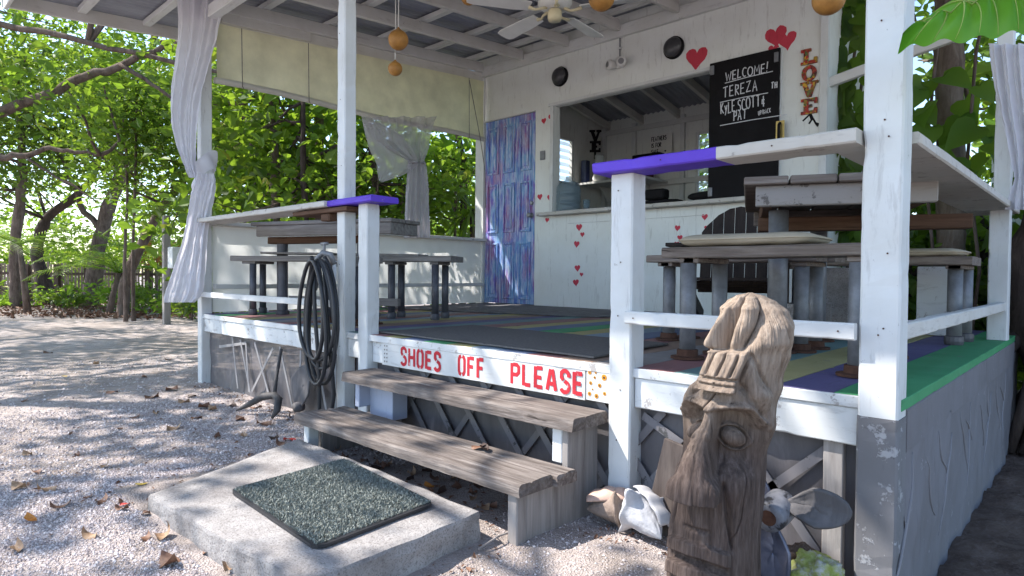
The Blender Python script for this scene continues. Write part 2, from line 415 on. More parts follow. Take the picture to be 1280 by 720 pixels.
# loose coral pebbles near the viewer: one uncountable mass
g = np.random.default_rng(3)
def pebbles():
    P = []
    def inslab(x, y): return (x > -3.05) & (x < -1.55) & (y > .78) & (y < 1.64)
    for (x0, x1, y0, y1, n, s0, s1) in [(-3.4, -1.5, .2, 1.2, 34000, .0016, .0042), (-5.2, -2.6, .2, 2.1, 26000, .0022, .0055), (-8, -4.5, -.2, 2.6, 6000, .003, .008), (-1.75, -.7, .9, 2.2, 6000, .0012, .004)]:
        x = g.uniform(x0, x1, n); y = g.uniform(y0, y1, n); s = g.uniform(s0, s1, n)*g.choice([1, 1, 1, 1, 1, 1.5, 2.2], n)
        ok = ~inslab(x, y); P.append(np.stack([x[ok], y[ok], s[ok]], 1))
    P = np.concatenate(P); n = len(P)
    base = np.array([(1,0,0),(0,1,0),(-1,0,0),(0,-1,0),(0,0,1),(0,0,-.6)], float)
    tri = np.array([(0,1,4),(1,2,4),(2,3,4),(3,0,4),(1,0,5),(2,1,5),(3,2,5),(0,3,5)])
    sc3 = g.uniform(.65, 1.3, (n, 6, 3)); a = g.uniform(0, 6.28, n)
    V = base[None]*sc3*P[:, 2][:, None, None]; V[:, :, 2] *= .75
    ca, sa = np.cos(a)[:, None], np.sin(a)[:, None]
    X = V[:, :, 0]*ca-V[:, :, 1]*sa; Y = V[:, :, 0]*sa+V[:, :, 1]*ca
    z = np.array([gz(px, py) for px, py in P[:, :2]])
    W = np.stack([X+P[:, 0:1], Y+P[:, 1:2], V[:, :, 2]+z[:, None]+.001], 2).reshape(-1, 3)
    F = (tri[None]+(np.arange(n)*6)[:, None, None]).reshape(-1, 3)
    a_ = N('pebble'); ge = a_.n('ShaderNodeNewGeometry')
    mt = a_.fin(a_.ramp(ge.outputs['Random Per Island'], [(0, (.28, .23, .22)), (.4, (.45, .39, .375)), (.8, (.58, .52, .50)), (1, (.66, .60, .58))]), .9, None, .15)
    o = link_mesh('gravel', np_mesh(W, F), mt); props(o, 'pale crushed coral gravel scattered over the yard', 'gravel', kind='stuff')
pebbles()

# concrete slab at the foot of the steps
def slab():
    pts = [(-2.66, .80), (-3.03, 1.615), (-2.3, 1.60), (-1.63, 1.57), (-1.605, 1.2), (-1.60, .86)]
    poly = []
    for i, p in enumerate(pts):
        q = pts[(i+1) % len(pts)]
        for k in range(12):
            t = k/12; x = p[0]+(q[0]-p[0])*t; y = p[1]+(q[1]-p[1])*t
            rough = .004 if i in (0, 1) else .006
            x += rough*noise.noise(Vector((x*9, y*9, 2)))*1.6; y += rough*noise.noise(Vector((x*9, y*9, 7)))*1.6
            poly.append((x, y))
    n = len(poly); cx = sum(p[0] for p in poly)/n; cy_ = sum(p[1] for p in poly)/n
    G_ = G(); vs = []; fs = []
    rings = [(1.0, -.03), (1.0, .03), (.999, .06), (.997, .086), (.990, .096), (.95, .100), (.7, .101), (.4, .1), (.1, .1)]
    for (s_, z) in rings:
        for (x, y) in poly:
            X = cx+(x-cx)*s_; Y = cy_+(y-cy_)*s_
            zz = z+(.004*noise.noise(Vector((X*7, Y*7, 0))) if z > .05 else 0)
            if z < .09: X += .006*noise.noise(Vector((X*16, Y*16, z*22))); Y += .006*noise.noise(Vector((X*16, Y*16, 5+z*22)))
            vs.append((X, Y, zz))
    for r_ in range(len(rings)-1):
        for i in range(n):
            j = (i+1) % n; fs.append((r_*n+i, r_*n+j, (r_+1)*n+j, (r_+1)*n+i))
    fs.append(tuple((len(rings)-1)*n+i for i in range(n)))
    o = G_.add(vs, [f[::-1] for f in fs]).build('concrete_slab', M['concrete'])
    props(o, 'rough low concrete slab at the foot of the wooden steps', 'slab')
slab()

# ================================================================ hut: walls, roof, posts
D = .59; YF = 2.15; YB = 5.42
def zr(y): return 3.2+.07*(y-2.69)         # underside of rafters
hut = thing('cafe_hut', 'white wooden cafe hut with corrugated roof over a veranda', 'hut', (-3.2, 5.4, 0))
fwall = G()
for lo, hi in [((-5.74, 5.42, .2), (-5.60, 5.5, 2.80)), ((-5.74, 5.42, 2.80), (-4.502, 5.5, 3.56)), ((-4.502, 5.42, 2.80), (-1.68, 5.5, 3.56)),
               ((-4.78, 5.42, .2), (-4.502, 5.5, 2.80)), ((-4.502, 5.42, .2), (-2.10, 5.5, 1.592)), ((-2.10, 5.42, .2), (-1.68, 5.5, 2.80))]:
    fwall.box(lo, hi)
wall = fwall.build('front_wall', M['wall'], hut)
# trim on the front wall
for lo, hi, nm in [((-5.745, 5.40, .60), (-5.602, 5.419, 3.36), 'corner_board'), ((-4.55, 5.395, 1.64), (-4.504, 5.52, 2.80), 'jamb_board'),
               ((-4.58, 5.400, 2.803), (-2.68, 5.419, 2.835), 'head_trim'), ((-1.84+.1, 5.395, .6), (-1.68, 5.419, 3.3), 'corner_board'),
               ((-4.3, 5.412, 1.50), (-2.72, 5.4195, 1.505), 'batten'), ((-2.08, 5.398, 1.64), (-2.045, 5.419, 2.86), 'trim_strip')]:
    box_part(nm, lo, hi, M['white_z'], hut, .002)
ct = box_part('counter_top', (-4.66, 5.30, 1.595), (-1.98, 5.62, 1.632), M['cap'], hut, .004)
box_part('ledger_beam', (-5.74, 5.372, 3.33), (-1.66, 5.418, 3.45), M['white_x'], hut, .004)
# door
door = box_part('door', (-5.594, 5.425, .605), (-4.788, 5.465, 2.785), M['door'], hut, .002)
rows = [(.66, 1.32), (1.44, 2.02), (2.14, 2.70)]; cols_ = [(-5.545, -5.36), (-5.28, -5.10), (-5.02, -4.84)]
for (z0, z1) in rows:
    for (x0, x1) in cols_:
        g_ = G()
        t = .022
        for lo, hi in [((x0, 5.408, z0), (x1, 5.424, z0+t)), ((x0, 5.408, z1-t), (x1, 5.424, z1)), ((x0, 5.408, z0+t), (x0+t, 5.424, z1-t)), ((x1-t, 5.408, z0+t), (x1, 5.424, z1-t))]: g_.box(lo, hi)
        g_.box((x0+.045, 5.414, z0+.05), (x1-.045, 5.424, z1-.05))
        g_.build('door_panel', M['door'], door, bevel=.003)
for z, nm in ((1.62, 'door_knob'), (1.76, 'lock')):
    mt = Matrix.Translation((-4.83, 5.422, z)) @ Matrix.Rotation(R(90), 4, 'X')
    G().lathe([(.03, 0), (.03, .006), (.012, .012), (.012, .03), (.028, .04), (.03, .055), (.018, .068)] if nm == 'door_knob' else [(.024, 0), (.024, .012), (.012, .016)], mt, 14).build(nm, M['steel'], door, smooth=True)
box_part('door_casing', (-5.60, 5.400, 2.787), (-4.78, 5.419, 2.80), M['white_x'], hut, .001)
# interior of the hut
side = G().box((-5.48, 5.501, .3), (-5.40, 6.42, 3.45)).box((-5.48, 6.92, .3), (-5.40, 7.60, 3.2)).box((-5.48, 6.42, .3), (-5.40, 6.92, 2.18)).box((-5.48, 6.42, 2.80), (-5.40, 6.92, 3.3))
side.build('side_wall', M['wall'], hut)
back = G().box((-5.48, 7.601, .3), (-3.95, 7.68, 3.2)).box((-3.60, 7.601, .3), (-1.68, 7.68, 3.2)).box((-3.95, 7.601, .3), (-3.60, 7.68, 1.80)).box((-3.95, 7.601, 2.80), (-3.60, 7.68, 3.2))
back.build('back_wall', M['wall'], hut)
G().box((-1.76, 5.501, .3), (-1.68, 7.60, 3.4)).build('side_wall', M['wall'], hut)
box_part('inner_floor', (-5.40, 5.501, .53), (-1.76, 7.60, .59), M['brown'], hut, 0)
for x in (-5.36, -4.86, -4.12, -3.52, -2.9):
    box_part('stud', (x-.03, 7.55, .6), (x+.03, 7.60, 3.05), M['white_z'], hut, .003)
for z in (2.93, 2.15):
    box_part('wall_rail', (-5.40, 7.53, z), (-1.76, 7.549, z+.07), M['white_x'], hut, .003)
def hz(y): return 3.52-.19*(y-5.5)
for x in (-5.3, -4.75, -4.2, -3.65, -3.1, -2.55, -2.0):
    G().bar((x, 5.5, hz(5.5)-.05), (x, 7.7, hz(7.7)-.05), .05, .1).build('hut_rafter', M['white_y'], hut, bevel=.003)
def corr(x0, x1, y0, y1, zf, amp=.009, pitch=.076, ny=3):
    n = int((x1-x0)/pitch*6); g_ = G()
    def f(u, v):
        x = x0+(x1-x0)*u; y = y0+(y1-y0)*v
        return Vector((x, y, zf(y)+amp*math.sin(2*math.pi*x/pitch)))
    return g_.grid(f, n+1, ny)
corr(-5.55, -1.6, 5.52, 7.9, lambda y: hz(y)+.03).build('hut_roof_sheet', M['sheet'], hut, smooth=True)
# louvre windows
def louvre(axis, lo, hi, z0, z1, at_):
    wn = G()
    t = .03
    if axis == 'y':   # on wall of constant x
        for a_, b_ in [((at_-.02, lo-t, z0-t), (at_+.03, lo, z1+t)), ((at_-.02, hi, z0-t), (at_+.03, hi+t, z1+t)), ((at_-.02, lo, z1), (at_+.03, hi, z1+t)), ((at_-.02, lo, z0-t), (at_+.03, hi, z0))]: wn.box(a_, b_)
    else:
        for a_, b_ in [((lo-t, at_-.03, z0-t), (lo, at_+.02, z1+t)), ((hi, at_-.03, z0-t), (hi+t, at_+.02, z1+t)), ((lo, at_-.03, z1), (hi, at_+.02, z1+t)), ((lo, at_-.03, z0-t), (hi, at_+.02, z0))]: wn.box(a_, b_)
    wo = wn.build('louvre_window', M['white_z'], hut, bevel=.002)
    n = int((z1-z0)/.085)
    for i in range(n):
        z = z0+(i+.5)*(z1-z0)/n
        if axis == 'y': G().bar((at_, lo+.005, z), (at_, hi-.005, z), .09, .006, (.7, 0, .7)).build('louvre_slat', M['glass'], wo)
        else: G().bar((lo+.005, at_, z), (hi-.005, at_, z), .09, .006, (0, -.7, .7)).build('louvre_slat', M['glass'], wo)
louvre('y', 6.45, 6.89, 2.21, 2.77, -5.44); louvre('x', -3.92, -3.63, 1.83, 2.77, 7.64)
# shelf with brackets
sh = box_part('wall_shelf', (-5.39, 6.95, 2.17), (-4.3, 7.52, 2.20), M['white_x'], hut, .003)
for x in (-5.2, -4.6):
    G().prism([(0, 0), (.3, 0), (0, -.25)], Matrix(((0, 0, 1, x), (-1, 0, 0, 7.52), (0, 1, 0, 2.169), (0, 0, 0, 1))), .025).build('shelf_bracket', M['white_x'], hut)
box_part('light_switch', (-4.70, 5.404, 2.23), (-4.63, 5.4195, 2.33), M['pipe'], hut, .003)

# veranda roof
for i, x in enumerate([-5.6, -4.95, -4.3, -3.65, -3.0, -2.35, -1.7, -1.05, -.42]):
    y0, y1 = (.99 if i else 2.04), 5.37
    G().bar((x, y0, zr(y0)+.055), (x, y1, zr(y1)+.055), .045, .11).build('rafter', M['white_y'], hut, bevel=.004)
for y in (1.02, 1.50, 2.02, 2.66, 3.32, 3.95, 4.58, 5.2):
    z = zr(y)+.135
    G().bar((-6.70, y, z), (.12, y, z), .07, .045, (0, -.07, 1)).build('purlin', M['white_x'], hut, bevel=.003)
for i in range(10):
    x0 = -6.78+i*.71
    corr(x0, x0+.75, .93, 5.62, lambda y, k=i: zr(y)+.178+.0035*(k % 2), .010).build('roof_sheet', M['sheet'], hut, smooth=True)
G().bar((-6.725, .94, zr(.94)+.105), (-6.725, 5.5, zr(5.5)+.105), .03, .115).build('barge_board', M['white_y'], hut, bevel=.004)
G().bar((-6.7, .965, zr(.96)+.09), (.12, .965, zr(.96)+.09), .03, .14).build('fascia_board', M['white_x'], hut, bevel=.004)
# plates and beams on the post line
G().bar((-5.66, 2.05, zr(2.05)-.055), (-5.66, 5.4, zr(5.4)-.055), .08, .11).build('side_plate', M['white_y'], hut, bevel=.004)
G().bar((-5.605, 2.05, zr(2.05)-.02), (-5.605, 3.1, zr(3.1)-.02), .028, .13).build('splice_board', M['white_y'], hut, bevel=.003)
G().box((-5.72, 2.11, 3.05), (-.42, 2.19, 3.152)).build('front_plate', M['white_x'], hut, bevel=.004)
for (x0, x1, y0, y1, zb, zt) in [(-5.70, -5.61, 2.105, 2.195, -.05, 3.05), (-3.470, -3.385, 2.10, 2.182, -.05, 3.05)]:
    box_part('roof_post', (x0, y0, zb), (x1, y1, zt), M['white_z'], hut, .006)
nail_mesh = None
def nails(parent, pts):
    global nail_mesh
    for p in pts:
        G().lathe([(.0028, 0), (.0028, .001), (.0012, .0015)], Matrix.Translation(p) @ Matrix.Rotation(R(90), 4, 'X'), 8).build('nail_head', M['rust'], parent)
nails(hut, [(-.50+.02*math.sin(k*7), 2.0985, z) for k, z in enumerate((.78, .80, 1.02, 1.36, 1.41, 1.70, 1.95, 2.1))]+[(-3.43+.012*math.sin(k*5), 2.0985, z) for k, z in enumerate((.5, .75, 1.0, 1.37, 1.6, 2.0, 2.4))])
pr = box_part('roof_post', (-.552, 2.10, .535), (-.445, 2.20, 3.05), M['white_z'], hut, .006)
pg = box_part('post_base', (-.554, 2.098, -.15), (-.443, 2.202, .534), M['greypost'], hut, .006); pg['label'] = 'weathered grey lower end of the corner post'
box_part('roof_post', (-.52, 4.62, 1.39), (-.44, 4.70, 3.2), M['white_z'], hut, .005)
G().bar((-1.70, 5.46, 2.50), (-.60, 5.46, 2.72), .05, .075).build('diagonal_brace', M['white_x'], hut, bevel=.004)
# left half wall (tarpaulin under a ledge)
box_part('half_wall_ledge', (-5.74, 2.20, 1.345), (-5.53, 5.395, 1.378), M['cap'], hut, .004)
def tarp_fn(u, v):
    y = 2.2+3.19*u; z = .60+.74*v
    return Vector((-5.625+.010*noise.noise(Vector((y*3, z*4, 0)))+.006*noise.noise(Vector((y*9+z*4, z*9, 3))), y, z))
G().grid(tarp_fn, 90, 26).build('tarpaulin_panel', M['tarp'], hut, smooth=True)
box_part('half_wall_rail', (-5.61, 2.2, .80), (-5.56, 5.39, .84), M['white_y'], hut, .003)

# painted hearts, flat on the wall
def heart_poly(s, n=22):
    P = []
    for i in range(n):
        t = 2*math.pi*i/n
        j_ = 1+rnd.uniform(-.05, .05); P.append((j_*s*.92*16*math.sin(t)**3/32, j_*s*(13*math.cos(t)-5*math.cos(2*t)-2*math.cos(3*t)-math.cos(4*t))/32))
    return P
FACE = lambda x, z, y=5.4195, a=0: Matrix.Translation((x, y, z)) @ Matrix.Rotation(R(90), 4, 'X') @ Matrix.Rotation(a, 4, 'Z')
def wall_at(px, py, Y=5.42):
    v = fw + rt*((px-640)/FPX) - up*((py-360)/FPX); t = Y/v.y
    return v.x*t, CAM_H+v.z*t
for (px, py, s) in [(871, 72, .235), (970, 45, .20), (984, 50, .17), (967, 62, .10), (680, 151, .075), (689, 146, .085), (675, 246, .08), (687, 247, .075), (684, 275, .06), (724, 284, .085), (728, 293, .06), (721, 305, .08), (722, 335, .08), (727, 343, .05), (720, 353, .085), (847, 285, .065), (850, 297, .06), (846, 305, .06), (881, 271, .065), (884, 285, .06), (848, 306, .05)]:
    x, z = wall_at(px, py)
    G().prism(heart_poly(s), FACE(x, z, 5.4190-rnd.random()*.0006, rnd.uniform(-.15, .15)), .0015).build('painted_heart', M['pink'], wall)

# ================================================================ deck
deck = thing('veranda_deck', 'raised wooden veranda deck painted in coloured stripes', 'deck', (-3.0, 3.7, 0))
palette = {'green': (.06, .30, .13), 'violet': (.12, .105, .23), 'yellow': (.40, .36, .17), 'teal': (.15, .25, .25), 'red': (.28, .14, .14), 'blue': (.13, .17, .28), 'grey': (.25, .24, .245), 'rust': (.27, .19, .15), 'pale': (.21, .28, .36)}
SM = {k: strip(0, v) for k, v in palette.items()}
seq = ['green', 'violet', 'yellow', 'teal', 'red', 'grey', 'rust', 'red', 'blue', 'pale', 'yellow', 'green', 'blue', 'yellow', 'red', 'teal', 'violet', 'rust', 'yellow', 'pale', 'red', 'grey', 'blue', 'yellow', 'red', 'red']
x = -.44; i = 0
while x > -5.6:
    wd = .185 if i else .19
    x1 = max(x-wd, -5.66)
    box_part('floor_plank', (x1+.0015, 2.135, .555), (x-.0015, 5.42, .59-.002*(i % 3 == 1)), SM[seq[i % len(seq)]], deck, .002)
    x = x1; i += 1
for (x0, x1) in [(-5.60, -3.475), (-3.38, -3.24)]: box_part('rim_board', (x0, 2.125, .44), (x1, 2.165, .552), M['rim'], deck, .004)
box_part('rim_board', (-1.345, 2.125, .435), (-.556, 2.165, .552), M['rim'], deck, .004)
box_part('rim_board', (-3.14, 2.140, .43), (-1.455, 2.175, .552), M['rim'], deck, .004)
box_part('rim_edge', (-5.62, 2.118, .5525), (-.46, 2.134, .588), M['rim'], deck, .002)
box_part('rim_board', (-.468, 2.205, .42), (-.442, 5.3, .553), M['skirt'], deck, .004)
# skirting
def skirt_fn(u, v):
    y = 2.2+3.1*u; z = -.2+.64*v
    b = .012*noise.noise(Vector((y*2.2+z, z*2, 0)))+.035*(.35-min(.35, abs(noise.noise(Vector((y*2.6+z*1.5, z*.9-y*.4, 3))))))*(1-v*.6)+.020*(.25-min(.25, abs(noise.noise(Vector((y*4-z*2.5, z*1.4, 8))))))+.003*noise.noise(Vector((y*14, z*5, 0)))
    return Vector((-.452+b, y, z))
G().grid(skirt_fn, 260, 40).build('skirt_sheet', M['skirt'], deck, smooth=True)
creasem = paint('grey_crease', (.235, .23, .25), chip=(.27, .27, .285), amount=.33, axis=2, bump=.2, rough=.75)
for k in range(13):          # folds standing proud in the stretched skirting cloth
    y0 = 2.32+.2*k+.06*math.sin(k*5); dy = (.16 if k % 3 else -.22)*(1+.4*math.sin(k*3)); zt = .40-.05*(k % 2); zb = .02+.10*(k % 3)
    pth = [Vector((skirt_fn((y0+dy*q+.02*math.sin(q*5+k)-2.2)/3.1, (zt+(zb-zt)*q+.2)/.64).x+.0005, y0+dy*q+.02*math.sin(q*5+k), zt+(zb-zt)*q)) for q in np.linspace(0, 1, 12)]
    G().tube(pth, [.0012+.0045*math.sin(math.pi*q) for q in np.linspace(.02, .98, 12)], 6).build('cloth_fold', creasem, deck, smooth=True)
def front_skirt(x0, x1, mat, amp):
    def f(u, v):
        x = x0+(x1-x0)*u; z = -.06+.50*v
        return Vector((x, 2.178+amp*noise.noise(Vector((x*3, z*4, 2)))+amp*.5*noise.noise(Vector((x*11, z*3, 2))), z))
    return G().grid(f, 60, 12)
front_skirt(-5.60, -3.40, M['plastic'], .03).build('skirt_sheet', M['plastic'], deck, smooth=True)
front_skirt(-3.38, -.56, M['screen'], .008).build('skirt_screen', M['screen'], deck, smooth=True)
slatm = paint('faded_lattice', (.17, .163, .175), chip=(.06, .06, .06), amount=.4, axis=2)
slatm2 = paint('dim_lattice', (.145, .138, .147), chip=(.08, .08, .08), amount=.4, axis=2)
stickm = paint('pale_stick', (.30, .29, .295), chip=(.28, .27, .27), amount=.4, axis=2)
for k in range(7):          # lattice nailed over the screen
    x = -2.95+k*.235
    G().bar((x, 2.158, .43), (x+.38, 2.158, -.02), .034, .0025, (0, 1, 0)).build('lattice_slat', slatm, deck)
    if k % 2 == 0: G().bar((x+.30, 2.164, .43), (x-.08, 2.164, -.02), .030, .005, (0, 1, 0)).build('lattice_slat', slatm2, deck)
for (a_, b_) in [((-.98, .435), (-.68, .06)), ((-.62, .43), (-.95, .12)), ((-1.33, .40), (-1.12, .30)), ((-1.05, .43), (-1.33, .1))]:
    G().bar((a_[0], 2.160, a_[1]), (b_[0], 2.160, b_[1]), .032, .0025, (0, 1, 0)).build('lattice_slat', slatm, deck)
for (a_, b_) in [((-5.35, .33), (-4.85, .40)), ((-4.95, .42), (-4.78, .03)), ((-4.85, .4), (-4.80, .03)), ((-4.70, .42), (-4.45, .02)), ((-4.4, .40), (-4.75, .04)), ((-4.30, .42), (-4.12, .02)), ((-5.1, .44), (-5.0, .03)), ((-4.0, .42), (-4.02, .03)), ((-3.8, .42), (-3.65, .0))]:
    G().bar((a_[0], 2.148, a_[1]), (b_[0], 2.150, b_[1]), .022, .004, (0, 1, 0)).build('stick', stickm, deck)
box_part('inner_post', (-.66, 2.145, -.05), (-.60, 2.175, .434), M['side'], deck, .003)
for x in (-5.0, -3.9, -2.6, -1.3): box_part('deck_pier', (x, 2.9, -.1), (x+.12, 3.02, .55), M['brown'], deck, .003)
box_part('dark_backing', (-5.6, 3.05, -.1), (-.5, 3.08, .5), M['brown'], deck, 0)  # added backing board, keeps the space under the deck dark
# ================================================================ railings
rl = thing('railing', 'white front railing with curling ledge left of the steps', 'railing', (-4.4, 2.15, D))
box_part('rail_cap', (-5.66, 2.03, 1.352), (-3.50, 2.26, 1.388), M['cap'], rl, .005)
pe_ = box_part('purple_cap_end', (-3.50, 2.05, 1.352), (-3.03, 2.24, 1.390), M['purple'], rl, .006)
box_part('baluster_post', (-3.238, 2.10, -.02), (-3.145, 2.19, 1.351), M['white_z'], rl, .006)
box_part('lower_rail', (-5.605, 2.075, .735), (-3.475, 2.104, .778), M['white_x'], rl, .004)
G().box((-3.95, 2.06, 1.318), (-3.30, 2.30, 1.345)).build('ledge_board', M['brown'], rl, bevel=.004)
box_part('bracket_block', (-3.62, 2.075, 1.27), (-3.52, 2.14, 1.317), M['brown'], rl, .006)
rr = thing('railing', 'white front railing with purple-ended top rail right of the steps', 'railing', (-1.0, 2.15, D))
box_part('rail_cap', (-.988, 2.045, 1.345), (-.556, 2.20, 1.388), M['cap'], rr, .005)
box_part('purple_cap_end', (-1.505, 2.045, 1.345), (-.9885, 2.20, 1.389), M['purple'], rr, .005)
box_part('baluster_post', (-1.452, 2.098, -.02), (-1.35, 2.196, 1.344), M['white_z'], rr, .006)
nails(rr, [(-1.41, 2.0965, .79), (-1.40, 2.0965, 1.0), (-1.415, 2.0965, 1.28), (-1.395, 2.0965, .5), (-1.41, 2.0965, .3), (-1.2, 2.0435, 1.368), (-.8, 2.0435, 1.366), (-1.32, 2.0645, .787), (-.6, 2.0645, .787)])
box_part('lower_rail', (-1.36, 2.066, .762), (-.556, 2.097, .812), M['white_x'], rr, .004)
rs = thing('railing', 'white side railing with wide ledge at the right edge of the deck', 'railing', (-.5, 3.6, D))
box_part('rail_cap', (-.66, 2.205, 1.345), (-.425, 4.95, 1.385), M['cap'], rs, .006)
box_part('baluster_post', (-.535, 4.61, .592), (-.438, 4.71, 1.344), M['white_z'], rs, .005)
box_part('lower_rail', (-.485, 2.203, .762), (-.447, 4.61, .812), M['white_y'], rs, .004)

# ================================================================ steps
st = thing('wooden_steps', 'two weathered plank steps leading up to the deck', 'steps', (-2.28, 1.9, 0))
def plank(x0, x1, y0, y1, z0, z1, name, mat, parent, seed, nx_=70, ny_=10):
    """rough board: top sheet + sides, worn edges"""
    def f(u, v):
        # v runs around the section
        sec = [(y0, z0), (y0, (z0+z1)/2), (y0+.004, z1-.006), (y0+.014, z1), (y0+(y1-y0)*.33, z1-.001), (y0+(y1-y0)*.36, z1-.006), (y0+(y1-y0)*.39, z1-.001), (y0+(y1-y0)*.7, z1), (y1-.012, z1), (y1, z1-.01), (y1, z0), (y0, z0)]
        k = v*(len(sec)-1); i_ = min(int(k+1e-6), len(sec)-2); t = k-i_
        y = sec[i_][0]*(1-t)+sec[i_+1][0]*t; z = sec[i_][1]*(1-t)+sec[i_+1][1]*t
        x = x0+(x1-x0)*u
        q = Vector((x*2, y*20, z*20+seed))
        wv = .006*noise.noise(Vector((x*3, seed, z*3)))+.004*noise.noise(Vector((x*17, y*8, seed)))
        ex = .008*noise.noise(Vector((y*30, z*30, seed))) if u in (0, 1) else 0
        return Vector((x+ex, y+wv*(1 if y < (y0+y1)/2 else .4), z+.0035*noise.noise(q)))
    g_ = G().grid(f, nx_, 12)
    for e in (0, nx_-1):
        ring = tuple(j*nx_+e for j in range(11)); g_.f.append(ring if e else ring[::-1])
    g_.f = [fc[::-1] for fc in g_.f]
    return g_.build(name, mat, parent)
plank(-3.09, -1.475, 1.90, 2.13, .352, .402, 'tread', M['tread'], st, 3.1)
plank(-3.085, -1.49, 1.62, 1.80, .168, .214, 'tread', M['tread'], st, 8.7)
plank(-3.08, -1.47, 1.805, 1.925, .166, .211, 'tread', M['tread'], st, 5.2)
MY = lambda x: Matrix(((0, 0, 1, x), (1, 0, 0, 0), (0, 1, 0, 0), (0, 0, 0, 1)))
bl = paint('lavender_paint', (.42, .46, .58), chip=(.4, .38, .38), amount=.3)
G().prism([(1.69, -.03), (2.12, -.03), (2.12, .35), (1.925, .35), (1.925, .165), (1.69, .165)], MY(-1.545), .03).build('side_panel', M['side'], st, bevel=.003)
box_part('front_leg', (-1.560, 1.635, -.03), (-1.512, 1.688, .167), M['side'], st, .004)
box_part('riser_leg', (-1.60, 1.93, .212), (-1.55, 1.96, .351), M['white_z'], st, .003)
box_part('side_panel', (-3.03, 1.95, .212), (-2.99, 2.12, .351), bl, st, .003)
box_part('back_block', (-2.99, 2.02, .16), (-2.78, 2.12, .351), bl, st, .003)
box_part('front_leg', (-3.06, 1.66, -.03), (-3.01, 1.72, .167), M['white_z'], st, .004)
box_part('side_panel', (-3.05, 1.74, -.03), (-3.01, 2.12, .165), M['side'], st, .003)

# ================================================================ lettering (own stroke alphabet)
def arc(cx, cy_, rx, ry, a0, a1, n=7):
    return [(cx+rx*math.cos(R(a0+(a1-a0)*i/n)), cy_+ry*math.sin(R(a0+(a1-a0)*i/n))) for i in range(n+1)]
STEN = {  # stencil capitals, unit height, gaps between strokes
 'S': [[(.44, .70)]+arc(.24, .78, .20, .20, 0, 150)[0:]+[(.06, .68), (.16, .56)], [(.22, .52), (.38, .43), (.44, .30)]+arc(.24, .22, .20, .20, 0, -165)],
 'H': [[(.04, 0), (.04, 1)], [(.46, 0), (.46, 1)], [(.13, .5), (.37, .5)]],
 'O': [[(.21, .98), (.10, .93), (.04, .8), (.04, .2), (.10, .07), (.21, .02)], [(.29, .98), (.40, .93), (.46, .8), (.46, .2), (.40, .07), (.29, .02)]],
 'E': [[(.04, 0), (.04, 1)], [(.13, .94), (.44, .94)], [(.13, .5), (.38, .5)], [(.13, .06), (.44, .06)]],
 'F': [[(.04, 0), (.04, 1)], [(.13, .94), (.44, .94)], [(.13, .5), (.38, .5)]],
 'P': [[(.04, 0), (.04, 1)], [(.13, .94), (.34, .94), (.45, .84), (.45, .58), (.34, .46), (.13, .46)]],
 'L': [[(.04, 0), (.04, 1)], [(.13, .06), (.44, .06)]],
 'A': [[(.02, 0), (.20, .97)], [(.48, 0), (.30, .97)], [(.17, .3), (.33, .3)]],
}
HAND = {
 'W': [[(0, 1), (.17, 0), (.35, .7), (.52, 0), (.7, 1)]], 'E': [[(.42, 1), (.03, .97), (0, .02), (.45, 0)], [(.02, .5), (.36, .52)]],
 'L': [[(.05, 1), (0, 0), (.42, .04)]], 'C': [[(.45, .86)]+arc(.26, .5, .26, .5, 60, 300, 10)], 'O': [arc(.3, .5, .3, .5, 80, 430, 14)],
 'M': [[(0, 0), (.08, 1), (.32, .35), (.56, 1), (.64, 0)]], '!': [[(.12, 1.1), (.05, .3)], [(.03, .1), (.02, 0)]],
 'T': [[(0, .97), (.56, 1.03)], [(.28, 1), (.25, 0)]], 'R': [[(.02, 0), (.04, 1), (.36, .92), (.36, .62), (.05, .5), (.42, 0)]],
 'Z': [[(0, .95), (.45, 1), (.0, .02), (.5, .05)]], 'A': [[(0, 0), (.25, 1), (.48, 0)], [(.1, .38), (.42, .4)]],
 'K': [[(.02, 0), (.03, 1)], [(.42, 1), (.06, .48), (.46, 0)]], 'Y': [[(0, 1), (.2, .5), (.4, 1)], [(.2, .5), (.14, 0)]], 'y': [[(0, .7), (.16, .3)], [(.36, .72), (.06, -.18)]],
 ',': [[(.06, .1), (0, -.15)]], 'S': [[(.44, .88), (.25, 1), (.05, .85), (.08, .62), (.38, .42), (.44, .18), (.22, 0), (0, .12)]],
 '&': [[(.46, .5), (.12, .52), (.08, .2), (.45, .16)], [(.30, .85), (.28, -.1)]], 'P': [[(.03, 0), (.04, 1), (.40, .92), (.40, .55), (.05, .45)]],
 'H': [[(.02, 0), (.02, 1)], [(.45, 0), (.45, 1)], [(.02, .5), (.45, .5)]], 'U': [[(0, 1), (.02, .2), (.2, 0), (.4, .2), (.42, 1)]], '/': [[(0, 0), (.3, 1.05)]],
 'B': [[(.02, 0), (.03, 1), (.34, .88), (.05, .54), (.4, .3), (.02, 0)]], 'F': [[(.02, 0), (.03, 1), (.42, 1)], [(.03, .5), (.34, .5)]], 'I': [[(.1, 0), (.1, 1)]],
}
